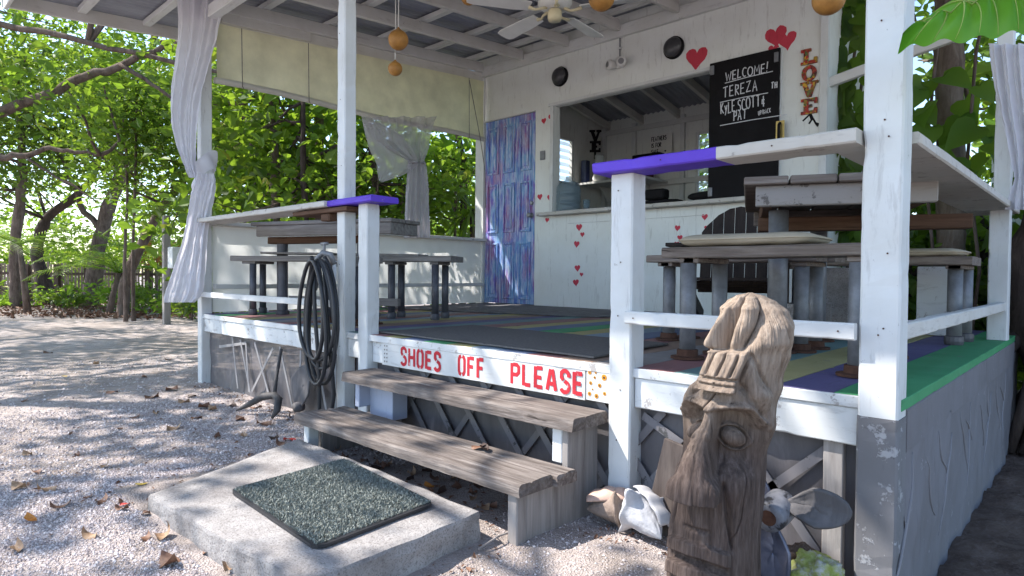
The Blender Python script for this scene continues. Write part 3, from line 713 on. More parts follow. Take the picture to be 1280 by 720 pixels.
def ribbon(g_, pts, th, Mt, h=0.0):
    n = len(pts); L = []; Rr = []
    for i in range(n):
        a_ = Vector(pts[max(i-1, 0)]); b_ = Vector(pts[i]); c_ = Vector(pts[min(i+1, n-1)])
        d1 = (b_-a_); d2 = (c_-b_)
        if d1.length < 1e-6: d1 = d2
        if d2.length < 1e-6: d2 = d1
        d1 = d1.normalized(); d2 = d2.normalized(); n1 = Vector((-d1.y, d1.x)); n2 = Vector((-d2.y, d2.x))
        mm = n1+n2
        if mm.length < .2: mm = n1
        mm.normalize(); k = min(1.6, 1/max(.45, mm.dot(n1)))
        L.append(b_+mm*th/2*k); Rr.append(b_-mm*th/2*k)
    vs = [Mt @ Vector((q.x, q.y, h)) for q in L+Rr]
    g_.add(vs, [(i, i+1, n+i+1, n+i)[::-1] for i in range(n-1)])
def write(text, font, height, th, Mt, name, mat, parent, gap=.16, wf=1.0, wid=None, jit=0.0, per_letter=True, gather=None):
    x = 0.0; k = 0; objs = []
    for ch in text:
        if ch == ' ': x += .55*height*wf; continue
        st_ = font[ch]; g_ = gather or G()
        mx = max(p[0] for s_ in st_ for p in s_); jy = rnd.uniform(-jit, jit)
        for s_ in st_:
            ribbon(g_, [((p[0]*wf)*height+x, (p[1]+jy)*height) for p in s_], th, Mt, .0002*k); k += 1
        if gather is None: g_.build(name, mat, parent)
        x += (mx*wf+gap)*height
    return x

# "SHOES OFF PLEASE" board
sg = thing('sign_board', 'white sign board lettered SHOES OFF PLEASE in red stencil capitals', 'sign', (-2.28, 2.13, .5))
box_part('board', (-3.02, 2.121, .428), (-1.585, 2.1395, .566), M['white_x'], sg, .002)
FR = lambda x, z, y: Matrix.Translation((x, y, z)) @ Matrix.Rotation(R(90), 4, 'X')
for px0, px1, t in [(501, 551, 'SHOES'), (573, 605, 'OFF'), (639, 730, 'PLEASE')]:
    xa = wall_at(px0, 450, 2.1205)[0]; xb = wall_at(px1, 470, 2.1205)[0]
    per = (xb-xa)/(.095*(len(t)*.46+(len(t)-1)*.24))
    write(t, STEN, .095, .0185, FR(xa, .447, 2.1205), 'painted_letter', M['red'], sg, gap=.24*per, wf=per)
for i in range(5):
    for j in range(2):
        G().lathe([(.005, 0), (.005, .001)], FR(-2.995+.022*j, .450+.022*i, 2.1205), 8).build('painted_dot', M['bench_l'], sg)
sg2 = thing('flower_board', 'short white board with orange painted dots right of the sign', 'board', (-1.52, 2.13, .5))
box_part('board', (-1.578, 2.121, .432), (-1.456, 2.1395, .566), M['white_x'], sg2, .002)
orange = plain('orange_paint', (.62, .26, .02), .6)
for (x, z, r_) in [(-1.56, .548, .009), (-1.53, .55, .005), (-1.535, .53, .006), (-1.488, .535, .013), (-1.51, .50, .009), (-1.555, .505, .008), (-1.56, .46, .009), (-1.525, .455, .010), (-1.485, .47, .008), (-1.545, .48, .004)]:
    d_ = G().lathe([(r_, 0), (r_, .0012)], FR(x, z, 2.1205), 10).build('painted_flower', orange, sg2)
    G().lathe([(r_*.4, 0), (r_*.4, .0008)], FR(x, z, 2.1190), 8).build('flower_eye', M['brown'], d_)

# chalkboard shutter
cb = thing('chalkboard', 'black chalkboard shutter with chalk welcome greeting hung beside the counter', 'chalkboard', (-2.33, 5.38, 1.64))
box_part('board', (-2.665, 5.365, 1.636), (-2.05, 5.394, 2.845), M['black'], cb, .003)
chalk = plain('chalk', (.62, .63, .66), .95, .1, 0, .25, 80)
def chalk_line(px, py, text, h, wf=1.0, tilt=0.0, th=.009, gap=.18):
    x, z = wall_at(px, py, 5.363)
    write(text, HAND, h, th, Matrix.Translation((x, 5.3635, z)) @ Matrix.Rotation(R(90), 4, 'X') @ Matrix.Rotation(tilt, 4, 'Z'), 'chalk_letter', chalk, cb, gap=gap, wf=wf, jit=.05)
chalk_line(907, 101, 'WELCOME!', .075, .95, .0); chalk_line(904, 122, 'TEREZA', .09, .85, .02); chalk_line(964, 111, 'TH', .05, .75)
chalk_line(901, 143, 'KyLE,SCOTT&', .095, .60, .04, .009, .12); chalk_line(917, 151, 'PAT', .08, .75); chalk_line(948, 144, 'UP/BACK', .036, .62, .06, .005)
for (a_, b_) in [((906, 104), (966, 89)), ((900, 128), (960, 116)), ((900, 157), (984, 143))]:
    p = wall_at(*a_, 5.363); q = wall_at(*b_, 5.363)
    g_ = G(); ribbon(g_, [(0, 0), ((q[0]-p[0])*.5, (q[1]-p[1])*.5+.004), (q[0]-p[0], q[1]-p[1])], .007, FR(p[0], p[1], 5.3640)); g_.build('chalk_line', chalk, cb)
x, z = wall_at(975, 166, 5.36)
box_part('handle_plate', (x-.035, 5.357, z-.10), (x+.035, 5.3645, z+.10), M['brass'], cb, .002)
G().tube([(x, 5.356, z-.08), (x, 5.33, z-.06), (x, 5.33, z+.06), (x, 5.356, z+.08)], .012, 8).build('handle', M['black'], cb, smooth=True)
for zz in (1.70, 2.78): box_part('hinge', (-2.66, 5.353, zz-.04), (-2.62, 5.3645, zz+.04), M['pipe'], cb, .002)
box_part('hinge', (-2.09, 5.353, 2.73), (-2.056, 5.3645, 2.81), M['pipe'], cb, .002)

# wall letters L O V E
def collage():
    a = N('collage_print'); v = a.coord(rand=True); vo = a.n('ShaderNodeTexVoronoi'); vo.inputs['Scale'].default_value = 55; a.l(v, vo.inputs['Vector'])
    return a.fin(a.ramp(vo.outputs['Color'], [(.2, (.35, .03, .02)), (.4, (.03, .02, .02)), (.55, (.62, .34, .03)), (.7, (.04, .12, .05)), (.85, (.5, .03, .03))]), .5, None, .3)
cm = collage()
BL = {'L': [(-.5, -.5), (.5, -.5), (.5, -.1), (.32, -.1), (.28, -.28), (-.05, -.28), (-.05, .32), (.12, .32), (.12, .5), (-.5, .5), (-.5, .32), (-.33, .32), (-.33, -.32), (-.5, -.32)],
      'V': [(-.55, .5), (-.02, .5), (-.02, .34), (-.14, .34), (.04, -.12), (.2, .34), (.08, .34), (.08, .5), (.55, .5), (.55, .34), (.42, .34), (.14, -.5), (-.12, -.5), (-.42, .34), (-.55, .34)],
      'E': [(-.5, -.5), (.5, -.5), (.5, -.14), (.33, -.14), (.28, -.3), (-.06, -.3), (-.06, -.09), (.18, -.09), (.18, .09), (-.06, .09), (-.06, .3), (.28, .3), (.33, .14), (.5, .14), (.5, .5), (-.5, .5), (-.5, .32), (-.33, .32), (-.33, -.32), (-.5, -.32)]}
for ch, py, nm in (('L', 71, 'first'), ('O', 92, 'second'), ('V', 112, 'third'), ('E', 133, 'fourth')):
    x, z = wall_at(1012, py); s_ = .125
    Mt = Matrix.Translation((x, 5.418, z)) @ Matrix.Rotation(R(90), 4, 'X') @ Matrix.Scale(s_, 4)
    g_ = G()
    if ch == 'O':
        n_ = 24; vs = []; fs = []
        for (rx, ry) in ((.46, .52), (.2, .3)):
            for d_ in (0, .14):
                vs += [Mt @ Vector((rx*math.cos(2*math.pi*k/n_), ry*math.sin(2*math.pi*k/n_), d_)) for k in range(n_)]
        for k in range(n_):
            l = (k+1) % n_
            fs += [(n_+k, n_+l, 3*n_+l, 3*n_+k), (k, l, n_+l, n_+k), (2*n_+l, 2*n_+k, 3*n_+k, 3*n_+l), (l, k, 2*n_+k, 2*n_+l)]
        g_.add(vs, fs)
    else: g_.prism(BL[ch], Mt, .14)
    o = g_.build('wall_letter', cm); props(o, 'patterned letter %s, %s from the top of the LOVE letters' % (ch, nm), 'letter', 'letters spelling LOVE on the wall')
x, z = wall_at(1013, 150)
gl = G(); 
for s_ in ([(0, 0), (.06, .05), (.10, -.03), (.16, -.06)], [(.05, .06), (.07, .0), (.05, -.03)], [(.10, -.03), (.12, -.06)]): ribbon(gl, s_, .014, FR(x-.06, z, 5.4185), .0002*len(gl.v))
o = gl.build('gecko_ornament', M['black'], thick=.004); props(o, 'small black lizard ornament below the wall letters', 'ornament')

# ================================================================ things on the wall
for i, (px, py) in enumerate([(701, 96), (843, 60)]):
    x, z = wall_at(px, py)
    t = thing('bulkhead_lamp', ['round dark grey lamp on the wall above the door side', 'round dark grey lamp on the wall beside the large red heart'][i], 'lamp', (x, 5.41, z), group='round lamps on the wall')
    G().lathe([(.105, 0), (.105, .02), (.095, .03)], FACE(x, z, 5.419), 28).build('base_ring', M['black'], t, smooth=True)
    G().lathe([(.094, .0), (.088, .02), (.07, .04), (.04, .052), (.001, .056)], FACE(x, z, 5.389), 28).build('dome', plain('dark_glass', (.05, .05, .055), .35, .5), t, smooth=True)
x, z = wall_at(776, 82)
t = thing('security_light', 'white twin spotlight with conduit on the wall under the fan', 'light', (x, 5.4, z))
G().tube([(x, 5.40, z), (x, 5.40, 3.34)], .008, 8).build('conduit', M['pipe'], t)
for zz in (z+.16, z+.27): box_part('conduit_clip', (x-.018, 5.388, zz), (x+.018, 5.4195, zz+.015), M['white_x'], t, .001)
for k in (-1, 1):
    mt = Matrix.Translation((x+k*.055, 5.35, z)) @ Matrix.Rotation(R(90), 4, 'X') @ Matrix.Rotation(k*.5, 4, 'Y')
    G().lathe([(.02, -.06), (.03, -.04), (.05, .02), (.05, .05), (.03, .055)], mt, 16).build('spot_head', M['white_plain'], t, smooth=True)
    G().lathe([(.03, 0), (.03, .002)], mt @ Matrix.Translation((0, 0, .0552)), 12).build('spot_lens', M['steel'], t)
G().box((x-.04, 5.37, z-.03), (x+.04, 5.4195, z+.04)).build('junction_box', M['white_plain'], t, bevel=.006)

# ceiling fan
fx, fy, fz = -3.0, 3.6, 2.83
fan = thing('ceiling_fan', 'white five-bladed ceiling fan with brass-coloured hub under the roof', 'fan', (fx, fy, fz))
T3 = Matrix.Translation((fx, fy, fz))
G().lathe([(.012, .14), (.012, zr(fy)-fz+.02)], T3, 10).build('down_rod', M['white_plain'], fan)
G().lathe([(.03, .05), (.10, .055), (.125, .09), (.12, .13), (.06, .16), (.02, .165)], T3, 28).build('motor_housing', M['white_plain'], fan, smooth=True)
G().lathe([(.001, -.035), (.045, -.032), (.052, -.01), (.052, .035), (.04, .049)], T3, 24).build('hub_cap', M['cream'], fan, smooth=True)
for k in range(5):
    a_ = R(72*k+25.4); Ra = T3 @ Matrix.Rotation(a_, 4, 'Z')
    b_ = G()
    outl = [(.19, -.05), (.30, -.062), (.60, -.072), (.645, -.06), (.655, -.03), (.655, .03), (.645, .06), (.60, .072), (.30, .062), (.19, .05)]
    tilt = Ra @ Matrix.Translation((0, 0, .045)) @ Matrix.Rotation(R(12), 4, 'X')
    bo = b_.prism(outl, tilt, .008).build('blade', M['white_plain'], fan, bevel=.002)
    G().tube([Ra @ Vector(q) for q in [(.07, 0, .055), (.11, .02, .035), (.15, .0, .03), (.20, 0, .04)]], [.014, .010, .010, .014], 6).build('blade_iron', M['cream'], bo, smooth=True)
# hanging gourds
gourdm = plain('dried_gourd', (.42, .20, .05), .5, .35, 0, .35, 12, .2)
for (px, py, yy, r_, lab) in [(498, 50, 2.8, .072, 'larger round orange gourd hanging beside the canvas blind'), (494, 86, 2.83, .052, 'small orange gourd hanging below the larger one by the blind'), (1036, -2, 3.2, .075, 'orange gourd hanging above the letters on the wall'), (586, -4, 3.2, .06, 'orange gourd hanging left of the ceiling fan'), (752, -3, 3.4, .085, 'orange gourd hanging right of the ceiling fan')]:
    x, z = wall_at(px, py, yy)
    t = thing('gourd', lab, 'gourd', (x, yy, z), group='dried gourds hanging from the rafters')
    def gf_(u, v, x=x, yy=yy, z=z, r_=r_):
        a_ = 2*math.pi*u; b_ = math.pi*v; rr_ = r_*math.sin(b_)*(1+.03*noise.noise(Vector((math.cos(a_)*2, math.sin(a_)*2, v*3+r_*90))))
        return Vector((x+rr_*math.cos(a_), yy+rr_*math.sin(a_), z-r_*math.cos(b_)*1.0+(.35*r_*(max(0, v-.85)/.15)**2)))
    G().grid(gf_, 24, 16, True).build('body', gourdm, t, smooth=True)
    G().tube([(x, yy, z+r_), (x+.004, yy, zr(yy)+.02)], .003, 5).build('string', M['white_plain'], t)

# ================================================================ canvas blind, curtains
bl_ = thing('roll_blind', 'long cream canvas blind hanging along the left side of the veranda', 'blind', (-5.6, 3.8, 2.55))
def blind_fn(u, v):
    y = 2.22+3.15*u; zt = zr(y)-.112; zb = 2.60+.01*math.sin(u*9)
    z = zb+(zt-zb)*v
    d_ = .02*noise.noise(Vector((y*2.6+z*1.2, z*1.6, 0)))+.010*noise.noise(Vector((y*7-z*4, z*3, 4)))
    d_ += .006*noise.noise(Vector((y*18+z*9, z*6, 9)))+.012*(.3-min(.3, abs(noise.noise(Vector((y*2.2+z*2.0, z*2.4-y, 15))))))+.010*(.2-min(.2, abs(noise.noise(Vector((y*3.1-z*2.6, z*3.0, 25))))))
    return Vector((-5.575+d_*(1-.7*v), y, z))
G().grid(blind_fn, 260, 56).build('canvas', M['canvas'], bl_, smooth=True)
def hem_fn(u, v):
    y = 2.20+3.18*u; a_ = 2*math.pi*v
    return Vector((-5.57+.026*math.cos(a_), y, 2.572+.012*math.sin(u*9)+.028*math.sin(a_)+.004*noise.noise(Vector((y*6, 0, 0)))))
G().grid(hem_fn, 60, 9).build('rolled_hem', cloth('white_hem', (.68, .66, .60), .2), bl_, smooth=True)
for y in (2.42, 3.05, 5.10):
    G().tube([(-5.545, y, zr(y)-.12), (-5.54, y+.005, 2.56), (-5.545, y+.02, 2.545)], .004, 5).build('cord', M['bench_l'], bl_)
G().tube([(-5.54, 5.10, 3.22), (-5.535, 5.27, 2.6), (-5.535, 5.36, 2.2), (-5.54, 5.38, 1.75)], .005, 5).build('cord', M['bench_l'], bl_)

def drape(rows, nfold, mat, name, parent, depth, toward, ncol=90, nrow=90, seed=0, phase=0.0):
    """rows: (point left, point right) pairs down the cloth; folds pushed along 'toward'"""
    tw = Vector(toward).normalized()
    def f(u, v):
        k = v*(len(rows)-1); i_ = min(int(k), len(rows)-2); t = k-i_
        def cr(j):
            p0 = rows[max(i_-1, 0)][j]; p1 = rows[i_][j]; p2 = rows[i_+1][j]; p3 = rows[min(i_+2, len(rows)-1)][j]
            return .5*((2*p1)+(p2-p0)*t+(2*p0-5*p1+4*p2-p3)*t*t+(3*p1-p0-3*p2+p3)*t**3)
        a_ = cr(0); b_ = cr(1)
        uu = u+.03*math.sin(6*v+seed)+.02*noise.noise(Vector((u*3, v*4, seed)))
        q = a_+(b_-a_)*u; wd = (b_-a_).length
        fold = math.sin(2*math.pi*nfold*uu+phase)+.45*math.sin(2*math.pi*nfold*2.3*uu+1.3+3*v)
        q = q+tw*.005*noise.noise(Vector((u*26, v*44, seed+9)))+tw*.007*(.3-min(.3, abs(noise.noise(Vector((u*7+v*9, v*12-u*4, seed+2))))))+tw*depth*min(1.4, .45+wd*1.5)*fold*.5+tw*.012*noise.noise(Vector((u*9, v*16, seed+4)))
        return q
    return G().grid(f, ncol, nrow).build(name, mat, parent, smooth=True)
tow = (-fw.x, -fw.y, 0)
t = thing('curtain', 'white curtain twisted and knotted around the left front post', 'curtain', (-5.6, 2.05, .9))
Wc = 5.28
rws = [(222, 284, -14), (224, 276, 30), (220, 266, 70), (214, 253, 115), (214, 248, 150), (220, 246, 180), (230, 246, 205), (237, 248, 222)]
drape([(at(a_, y, Wc), at(b_, y, Wc)) for a_, b_, y in rws], 3.2, M['curtain'], 'upper_drape', t, .055, tow, seed=2)
rws = [(246, 268, 217), (243, 269, 228), (239, 267, 244), (235, 262, 268), (229, 258, 300), (217, 256, 335), (206, 252, 366), (204, 243, 378)]
drape([(at(a_, y, Wc-.04), at(b_, y, Wc-.04)) for a_, b_, y in rws], 3.6, M['curtain'], 'lower_drape', t, .05, tow, seed=5)
def wrapf(u, v):
    a_ = 2*math.pi*u; r_ = .085+.018*math.sin(a_*3+v*5)
    return Vector((-5.655+r_*math.cos(a_), 2.15+r_*math.sin(a_), 1.72+.16*v+.10*math.cos(a_-.6)))
G().grid(wrapf, 40, 8, True).build('wrap', M['curtain'], t, smooth=True)
t = thing('curtain', 'grey sheer curtain gathered with a tie at the back left', 'curtain', (-5.5, 4.3, 1.35))
X5 = -5.50
def on_x(px, py, X=X5):
    v = fw + rt*((px-640)/FPX) - up*((py-360)/FPX); k = X/v.x
    return Vector((0, 0, CAM_H))+v*k
rws = [(451, 545, 146), (455, 541, 158), (463, 537, 175), (490, 533, 190), (508, 530, 200), (511, 530, 205)]
drape([(on_x(a_, y), on_x(b_, y)) for a_, b_, y in rws], 4.2, M['sheer'], 'upper_drape', t, .05, (1, -.3, 0), seed=3)
drape([(on_x(a_, y), on_x(b_, y+2)) for a_, b_, y in [(452, 470, 150), (456, 500, 168), (462, 515, 188), (470, 520, 203), (472, 505, 216), (474, 478, 226)]], 1.2, M['sheer'], 'loose_fold', t, .05, (1, -.3, 0), seed=8, ncol=30, nrow=30)
rws = [(511, 531, 203), (509, 533, 215), (507, 536, 240), (506, 537, 270), (505, 537, 297)]
drape([(on_x(a_, y), on_x(b_, y)) for a_, b_, y in rws], 3.5, cloth('gathered_sheer', (.55, .53, .57), .35, .04, 90, .1), 'hanging_part', t, .06, (1, -.3, 0), seed=4)
kx = on_x(521, 203)
G().tube([kx+Vector((.05*math.cos(a_), .10*math.sin(a_), .012*math.sin(a_*2))) for a_ in np.linspace(0, 6.0, 14)], .010, 6).build('tie', M['sheer'], t, smooth=True)
t = thing('curtain', 'pale curtain hanging at the far right corner of the veranda', 'curtain', (-.45, 4.55, 1.4))
def on_y(px, py, Y):
    x, z = wall_at(px, py, Y); return Vector((x, Y, z))
rws = [(1236, 1300, 55), (1241, 1302, 90), (1249, 1304, 130), (1258, 1303, 170), (1264, 1296, 205), (1268, 1290, 222), (1262, 1292, 240), (1255, 1298, 262)]
drape([(on_y(a_, y, 4.5), on_y(b_, y, 4.5)) for a_, b_, y in rws], 3.5, M['curtain'], 'drape', t, .05, (-.3, -1, 0), seed=6)
# ================================================================ rugs
def rug(name, label, pts, z, mat, seed):
    a_, b_, c_, d_ = [Vector((*p, 0)) for p in pts]
    def top(u, v):
        p = (a_*(1-u)+b_*u)*(1-v)+(d_*(1-u)+c_*u)*v
        p += Vector((.01*noise.noise(Vector((v*5, u*5, seed))), .01*noise.noise(Vector((u*6, v*6, seed+2))), 0))
        p.z = z+.003*noise.noise(Vector((p.x*4, p.y*4, seed)))
        return p
    o = G().grid(top, 30, 14).build(name, mat, thick=.008)
    o.modifiers['thickness'].offset = -1
    props(o, label, 'rug')
rug('floor_mat', 'dark charcoal floor mat at the top of the steps', [(-3.18, 2.20), (-1.60, 2.20), (-1.66, 2.93), (-3.15, 2.95)], .6035, M['rug_dark'], 1)
rug('carpet', 'worn grey carpet strip in front of the painted door', [(-5.4, 3.75), (-3.1, 4.35), (-2.95, 5.36), (-5.50, 5.36)], .6030, M['rug_grey'], 4)

# ================================================================ tables and benches
def bench(name, label, cat, cx, cy_, ang, length, width, ztop, thick, planks, legs, legr, legmat, topmat, foot='flange', group=None, gap=.008):
    t = thing(name, label, cat, (cx, cy_, D), ang, group)
    pw = (width-gap*(planks-1))/planks
    for k in range(planks):
        y0 = -width/2+k*(pw+gap); e = rnd.uniform(-.025, .025)
        g_ = G(); nseg = 14
        def f(u, v, y0=y0, e=e):
            x = -length/2+e+(length)*u
            sec = [(y0+.004, ztop-thick), (y0, ztop-thick+.006), (y0, ztop-.007), (y0+.007, ztop), (y0+pw-.007, ztop), (y0+pw, ztop-.007), (y0+pw, ztop-thick+.006), (y0+pw-.004, ztop-thick)]
            y, z = sec[int(round(v*8)) % 8]
            return Vector((x, y+.004*noise.noise(Vector((x*5, k, cx))), z-D+.003*noise.noise(Vector((x*4, y*9, cx*3)))))
        g_.grid(f, nseg, 9)
        g_.f.append(tuple(j*nseg for j in range(8))); g_.f.append(tuple(j*nseg+nseg-1 for j in range(8))[::-1])
        g_.f = [q[::-1] for q in g_.f]
        g_.build('plank', topmat, t, local=True)
    for s_ in sorted(set(round(l[0], 2) for l in legs)):
        G().box((s_-.035, -width/2+.02, ztop-thick-.022-D), (s_+.035, width/2-.02, ztop-thick-.001-D)).build('cross_cleat', topmat, t, local=True, bevel=.003)
    for (lx, ly) in legs:
        lg = G().lathe([(legr, .004), (legr, ztop-thick-.023-D)], Matrix.Translation((lx, ly, 0)), 14).build('leg', legmat, t, local=True, smooth=False)
        for p in lg.data.polygons: p.use_smooth = len(p.vertices) == 4
        if foot == 'flange':
            G().lathe([(legr*2.1, .001), (legr*2.1, .010), (legr*1.35, .014), (legr*1.3, .04), (legr*1.02, .042)], Matrix.Translation((lx, ly, 0)), 16).build('foot_flange', M['rust'], lg, local=True)
        else:
            G().lathe([(legr*1.2, .001), (legr*1.3, .02), (legr*1.25, .045), (legr*1.02, .05)], Matrix.Translation((lx, ly, 0)), 14).build('rubber_foot', M['pipe_dark'], lg, local=True)
    return t
gB = 'plank benches on pipe legs'
# right group
bench('plank_bench', 'grey plank bench with a beige cushion behind the right front railing', 'bench', -1.01, 2.66, 0, .86, .34, 1.072, .045, 2, [(-.33, -.13), (-.31, .13), (.34, -.12), (.34, .13)], .034, M['pipe'], M['bench_x'], group=gB)
bench('plank_bench', 'grey plank bench beside the dark slatted armchair', 'bench', -1.44, 3.25, 0, .90, .32, 1.062, .04, 2, [(-.36, -.07), (-.34, .11), (.36, -.1), (.36, .1)], .034, M['pipe'], M['bench_x'], group=gB)
bench('plank_bench', 'grey plank bench at the right side railing with capped pipe feet', 'bench', -1.04, 4.24, 0, 1.0, .40, 1.064, .045, 2, [(.42, -.11), (.43, .15), (-.4, -.1), (-.4, .1)], .036, M['pipe'], M['bench_x'], 'cap', group=gB)
ta = R(23)
tb = thing('plank_table', 'heavy grey plank table behind the right front railing', 'table', (-1.18, 2.84, D), ta)
for k in range(4):
    box = G().box((-.05+k*.19, -.06, .765), (.133+k*.19, 1.25, .80)); box.build('top_plank', M['bench_x'], tb, local=True, bevel=.005)
G().box((0, -.02, .672), (.70, .028, .764)).build('apron', paint('worn_apron', (.31, .29, .275), chip=(.13, .115, .105), amount=.41, axis=0, bump=.4), tb, local=True, bevel=.005)
G().box((.0, 1.17, .672), (.70, 1.21, .764)).build('apron', M['bench_x'], tb, local=True, bevel=.005)
for x in (.03, .63): G().box((x, .029, .672), (x+.04, 1.169, .764)).build('apron', M['brown'], tb, local=True, bevel=.004)
G().box((.02, .55, .60), (.98, .66, .671)).build('support_beam', M['brown'], tb, local=True, bevel=.004)
for (lx, ly) in [(.105, .19), (.56, .19), (.34, .86), (.62, .95)]:
    lg = G().lathe([(.044, .004), (.044, .671)], Matrix.Translation((lx, ly, 0)), 16).build('leg', M['pipe'], tb, local=True)
    for p in lg.data.polygons: p.use_smooth = len(p.vertices) == 4
    G().lathe([(.09, .001), (.09, .01), (.058, .014), (.057, .04), (.045, .042)], Matrix.Translation((lx, ly, 0)), 16).build('foot_flange', M['rust'], lg, local=True)
# cushions
def cushion(label, cx, cy_, z, lx, ly, h, ang):
    Mt = Matrix.Translation((cx, cy_, z)) @ Matrix.Rotation(ang, 4, 'Z')
    t = thing('seat_cushion', label, 'cushion', (cx, cy_, z), group='beige seat cushions')
    def f(u, v):
        a_ = 2*math.pi*u; c_, s_ = math.cos(a_), math.sin(a_); e = .35
        x = lx/2*abs(c_)**e*(1 if c_ > 0 else -1); y = ly/2*abs(s_)**e*(1 if s_ > 0 else -1)
        b_ = v*math.pi; k = min(1, math.sin(b_)**.28) if 0 < v < 1 else 0
        return Mt @ Vector((x*(k if k > .02 else 0), y*k, h/2-h/2*math.cos(b_)+.004*noise.noise(Vector((x*9, y*9, v*2)))))
    G().grid(f, 44, 15, True).build('cover', M['cushion'], t, smooth=True)
    ring = [Mt @ Vector((lx/2*1.01*abs(math.cos(a_))**.35*(1 if math.cos(a_) > 0 else -1), ly/2*1.01*abs(math.sin(a_))**.35*(1 if math.sin(a_) > 0 else -1), h*.55)) for a_ in np.linspace(0, 2*math.pi, 45)[:-1]]
    G().tube(ring, .005, 6, True).build('piping', M['cushion'], t, smooth=True)
cushion('beige seat cushion on the bench behind the tall carved figure', -1.12, 2.68, 1.075, .56, .36, .052, .05)
cushion('beige seat cushion on the bench partly hidden by the corner post', -.78, 3.9+.3, 1.066, .40, .36, .045, 0)
# standing panel and concrete blocks on the deck
o = G().box((-.90, 4.66, .593), (-.72, 4.72, 1.02)).build('support_panel', M['rim'], bevel=.004); props(o, 'pale wooden panel standing under the far right bench', 'panel')
for (x0, y0, z0, lab, wd, ht) in [(-1.62, 4.02, .593, 'grey concrete block under the middle of the table', .36, .19), (-1.52, 4.75, .593, 'tall grey concrete block by the hut wall', .20, .42)]:
    b_ = G()
    b_.box((x0, y0, z0), (x0+wd, y0+.045, z0+ht)).box((x0, y0+.145, z0), (x0+wd, y0+.19, z0+ht)).box((x0, y0+.045, z0), (x0+.04, y0+.145, z0+ht)).box((x0+wd-.04, y0+.045, z0), (x0+wd, y0+.145, z0+ht))
    o = b_.build('concrete_block', M['concrete'], bevel=.004); props(o, lab, 'block', 'concrete blocks on the deck')

# left group
bench('plank_bench', 'long dark plank bench along the left railing with capped feet', 'bench', -4.60, 2.86, R(28), 1.98, .30, 1.085, .045, 2, [(-.80, -.11), (-.86, .10), (.84, -.10), (.84, .11), (.46, -.08), (.46, .10)], .028, M['pipe_dark'], M['bench_l'], 'cap', group=gB)
bench('plank_bench', 'short dark bench behind the hose and the middle roof post', 'bench', -4.0, 2.50, 0, .56, .26, 1.06, .045, 2, [(-.12, -.08), (.22, -.08), (-.12, .08), (.22, .08)], .032, M['pipe_dark'], M['bench_l'], 'flange', group=gB)
lt = thing('plank_table', 'dark plank table behind the left front railing', 'table', (-5.21, 2.39, D), R(20))
for k in range(2): G().box((-.05, -.01+k*.20, .745), (1.35+.01*(k % 2), .182+k*.20, .775)).build('top_plank', M['bench_l'], lt, local=True, bevel=.005)
G().box((.0, .0, .655), (1.34, .04, .744)).build('apron', M['bench_l'], lt, local=True, bevel=.006)
G().box((1.30, .041, .655), (1.34, .38, .744)).build('apron', M['bench_l'], lt, local=True, bevel=.005)
G().box((-.02, .15, .60), (1.0, .25, .659)).build('support_beam', M['brown'], lt, local=True, bevel=.004)
for (lx, ly) in [(.95, .18), (.12, .18), (.95, .33)]:
    lg = G().lathe([(.045, .004), (.045, .599 if ly < .3 else .744)], Matrix.Translation((lx, ly, 0)), 16).build('leg', M['pipe_dark'], lt, local=True)
    G().lathe([(.055, .001), (.058, .03), (.046, .035)], Matrix.Translation((lx, ly, 0)), 14).build('rubber_foot', M['pipe_dark'], lg, local=True)
G().box((.2, .16, .10), (1.3, .20, .16)).build('stretcher', M['bench_l'], lt, local=True, bevel=.004)
for i, (dx, lab) in enumerate([(.36, 'loose thin grey board lying on the long left bench, right one'), (-.40, 'loose thin grey board lying on the long left bench, left one')]):
    Mb = Matrix.Translation((-4.60, 2.86, 1.091)) @ Matrix.Rotation(R(28+1.5*i), 4, 'Z') @ Matrix.Rotation(R(.8), 4, 'Y')
    o = G().box((dx-.32, -.11, 0), (dx+.34, .10, .018), Mb).build('loose_board', M['bench_l'], bevel=.004); props(o, lab, 'board', 'loose boards on the left bench')

# adirondack chair
ch = thing('adirondack_chair', 'dark brown slatted armchair with arched back near the counter', 'chair', (-1.85, 4.15, D), R(20))
arch_ = lambda q: .88-2.6*q*q
for k in range(7):
    x = -.2695+k*.077
    Mt = Matrix.Translation((0, .28, .26)) @ Matrix.Rotation(R(-14), 4, 'X')
    G().prism([(x, 0), (x+.0735, 0), (x+.0735, arch_(x+.0735)-.26), (x+.037, arch_(x+.037)-.255), (x, arch_(x)-.26)], Mt @ Matrix.Rotation(R(90), 4, 'X'), .018).build('back_slat', M['darkbrown'], ch, local=True, bevel=.002)
for k in range(5): G().box((-.27, -.22+k*.1, .33-.022*k), (.27, -.13+k*.1, .35-.022*k)).build('seat_slat', M['darkbrown'], ch, local=True, bevel=.003)
for s_ in (-1, 1):
    G().box((s_*.36-.06, -.30, .55), (s_*.36+.06, .38, .575)).build('arm_rest', M['darkbrown'], ch, local=True, bevel=.004)
    G().box((s_*.31-.02, -.25, 0.002), (s_*.31+.02, -.16, .549)).build('front_leg', M['darkbrown'], ch, local=True, bevel=.004)
    G().bar((s_*.285, -.26, .29), (s_*.285, .55, .05), .03, .10).build('rear_leg', M['darkbrown'], ch, local=True, bevel=.003)
G().box((-.34, .335, .49), (.34, .36, .55)).build('back_brace', M['darkbrown'], ch, local=True, bevel=.003)

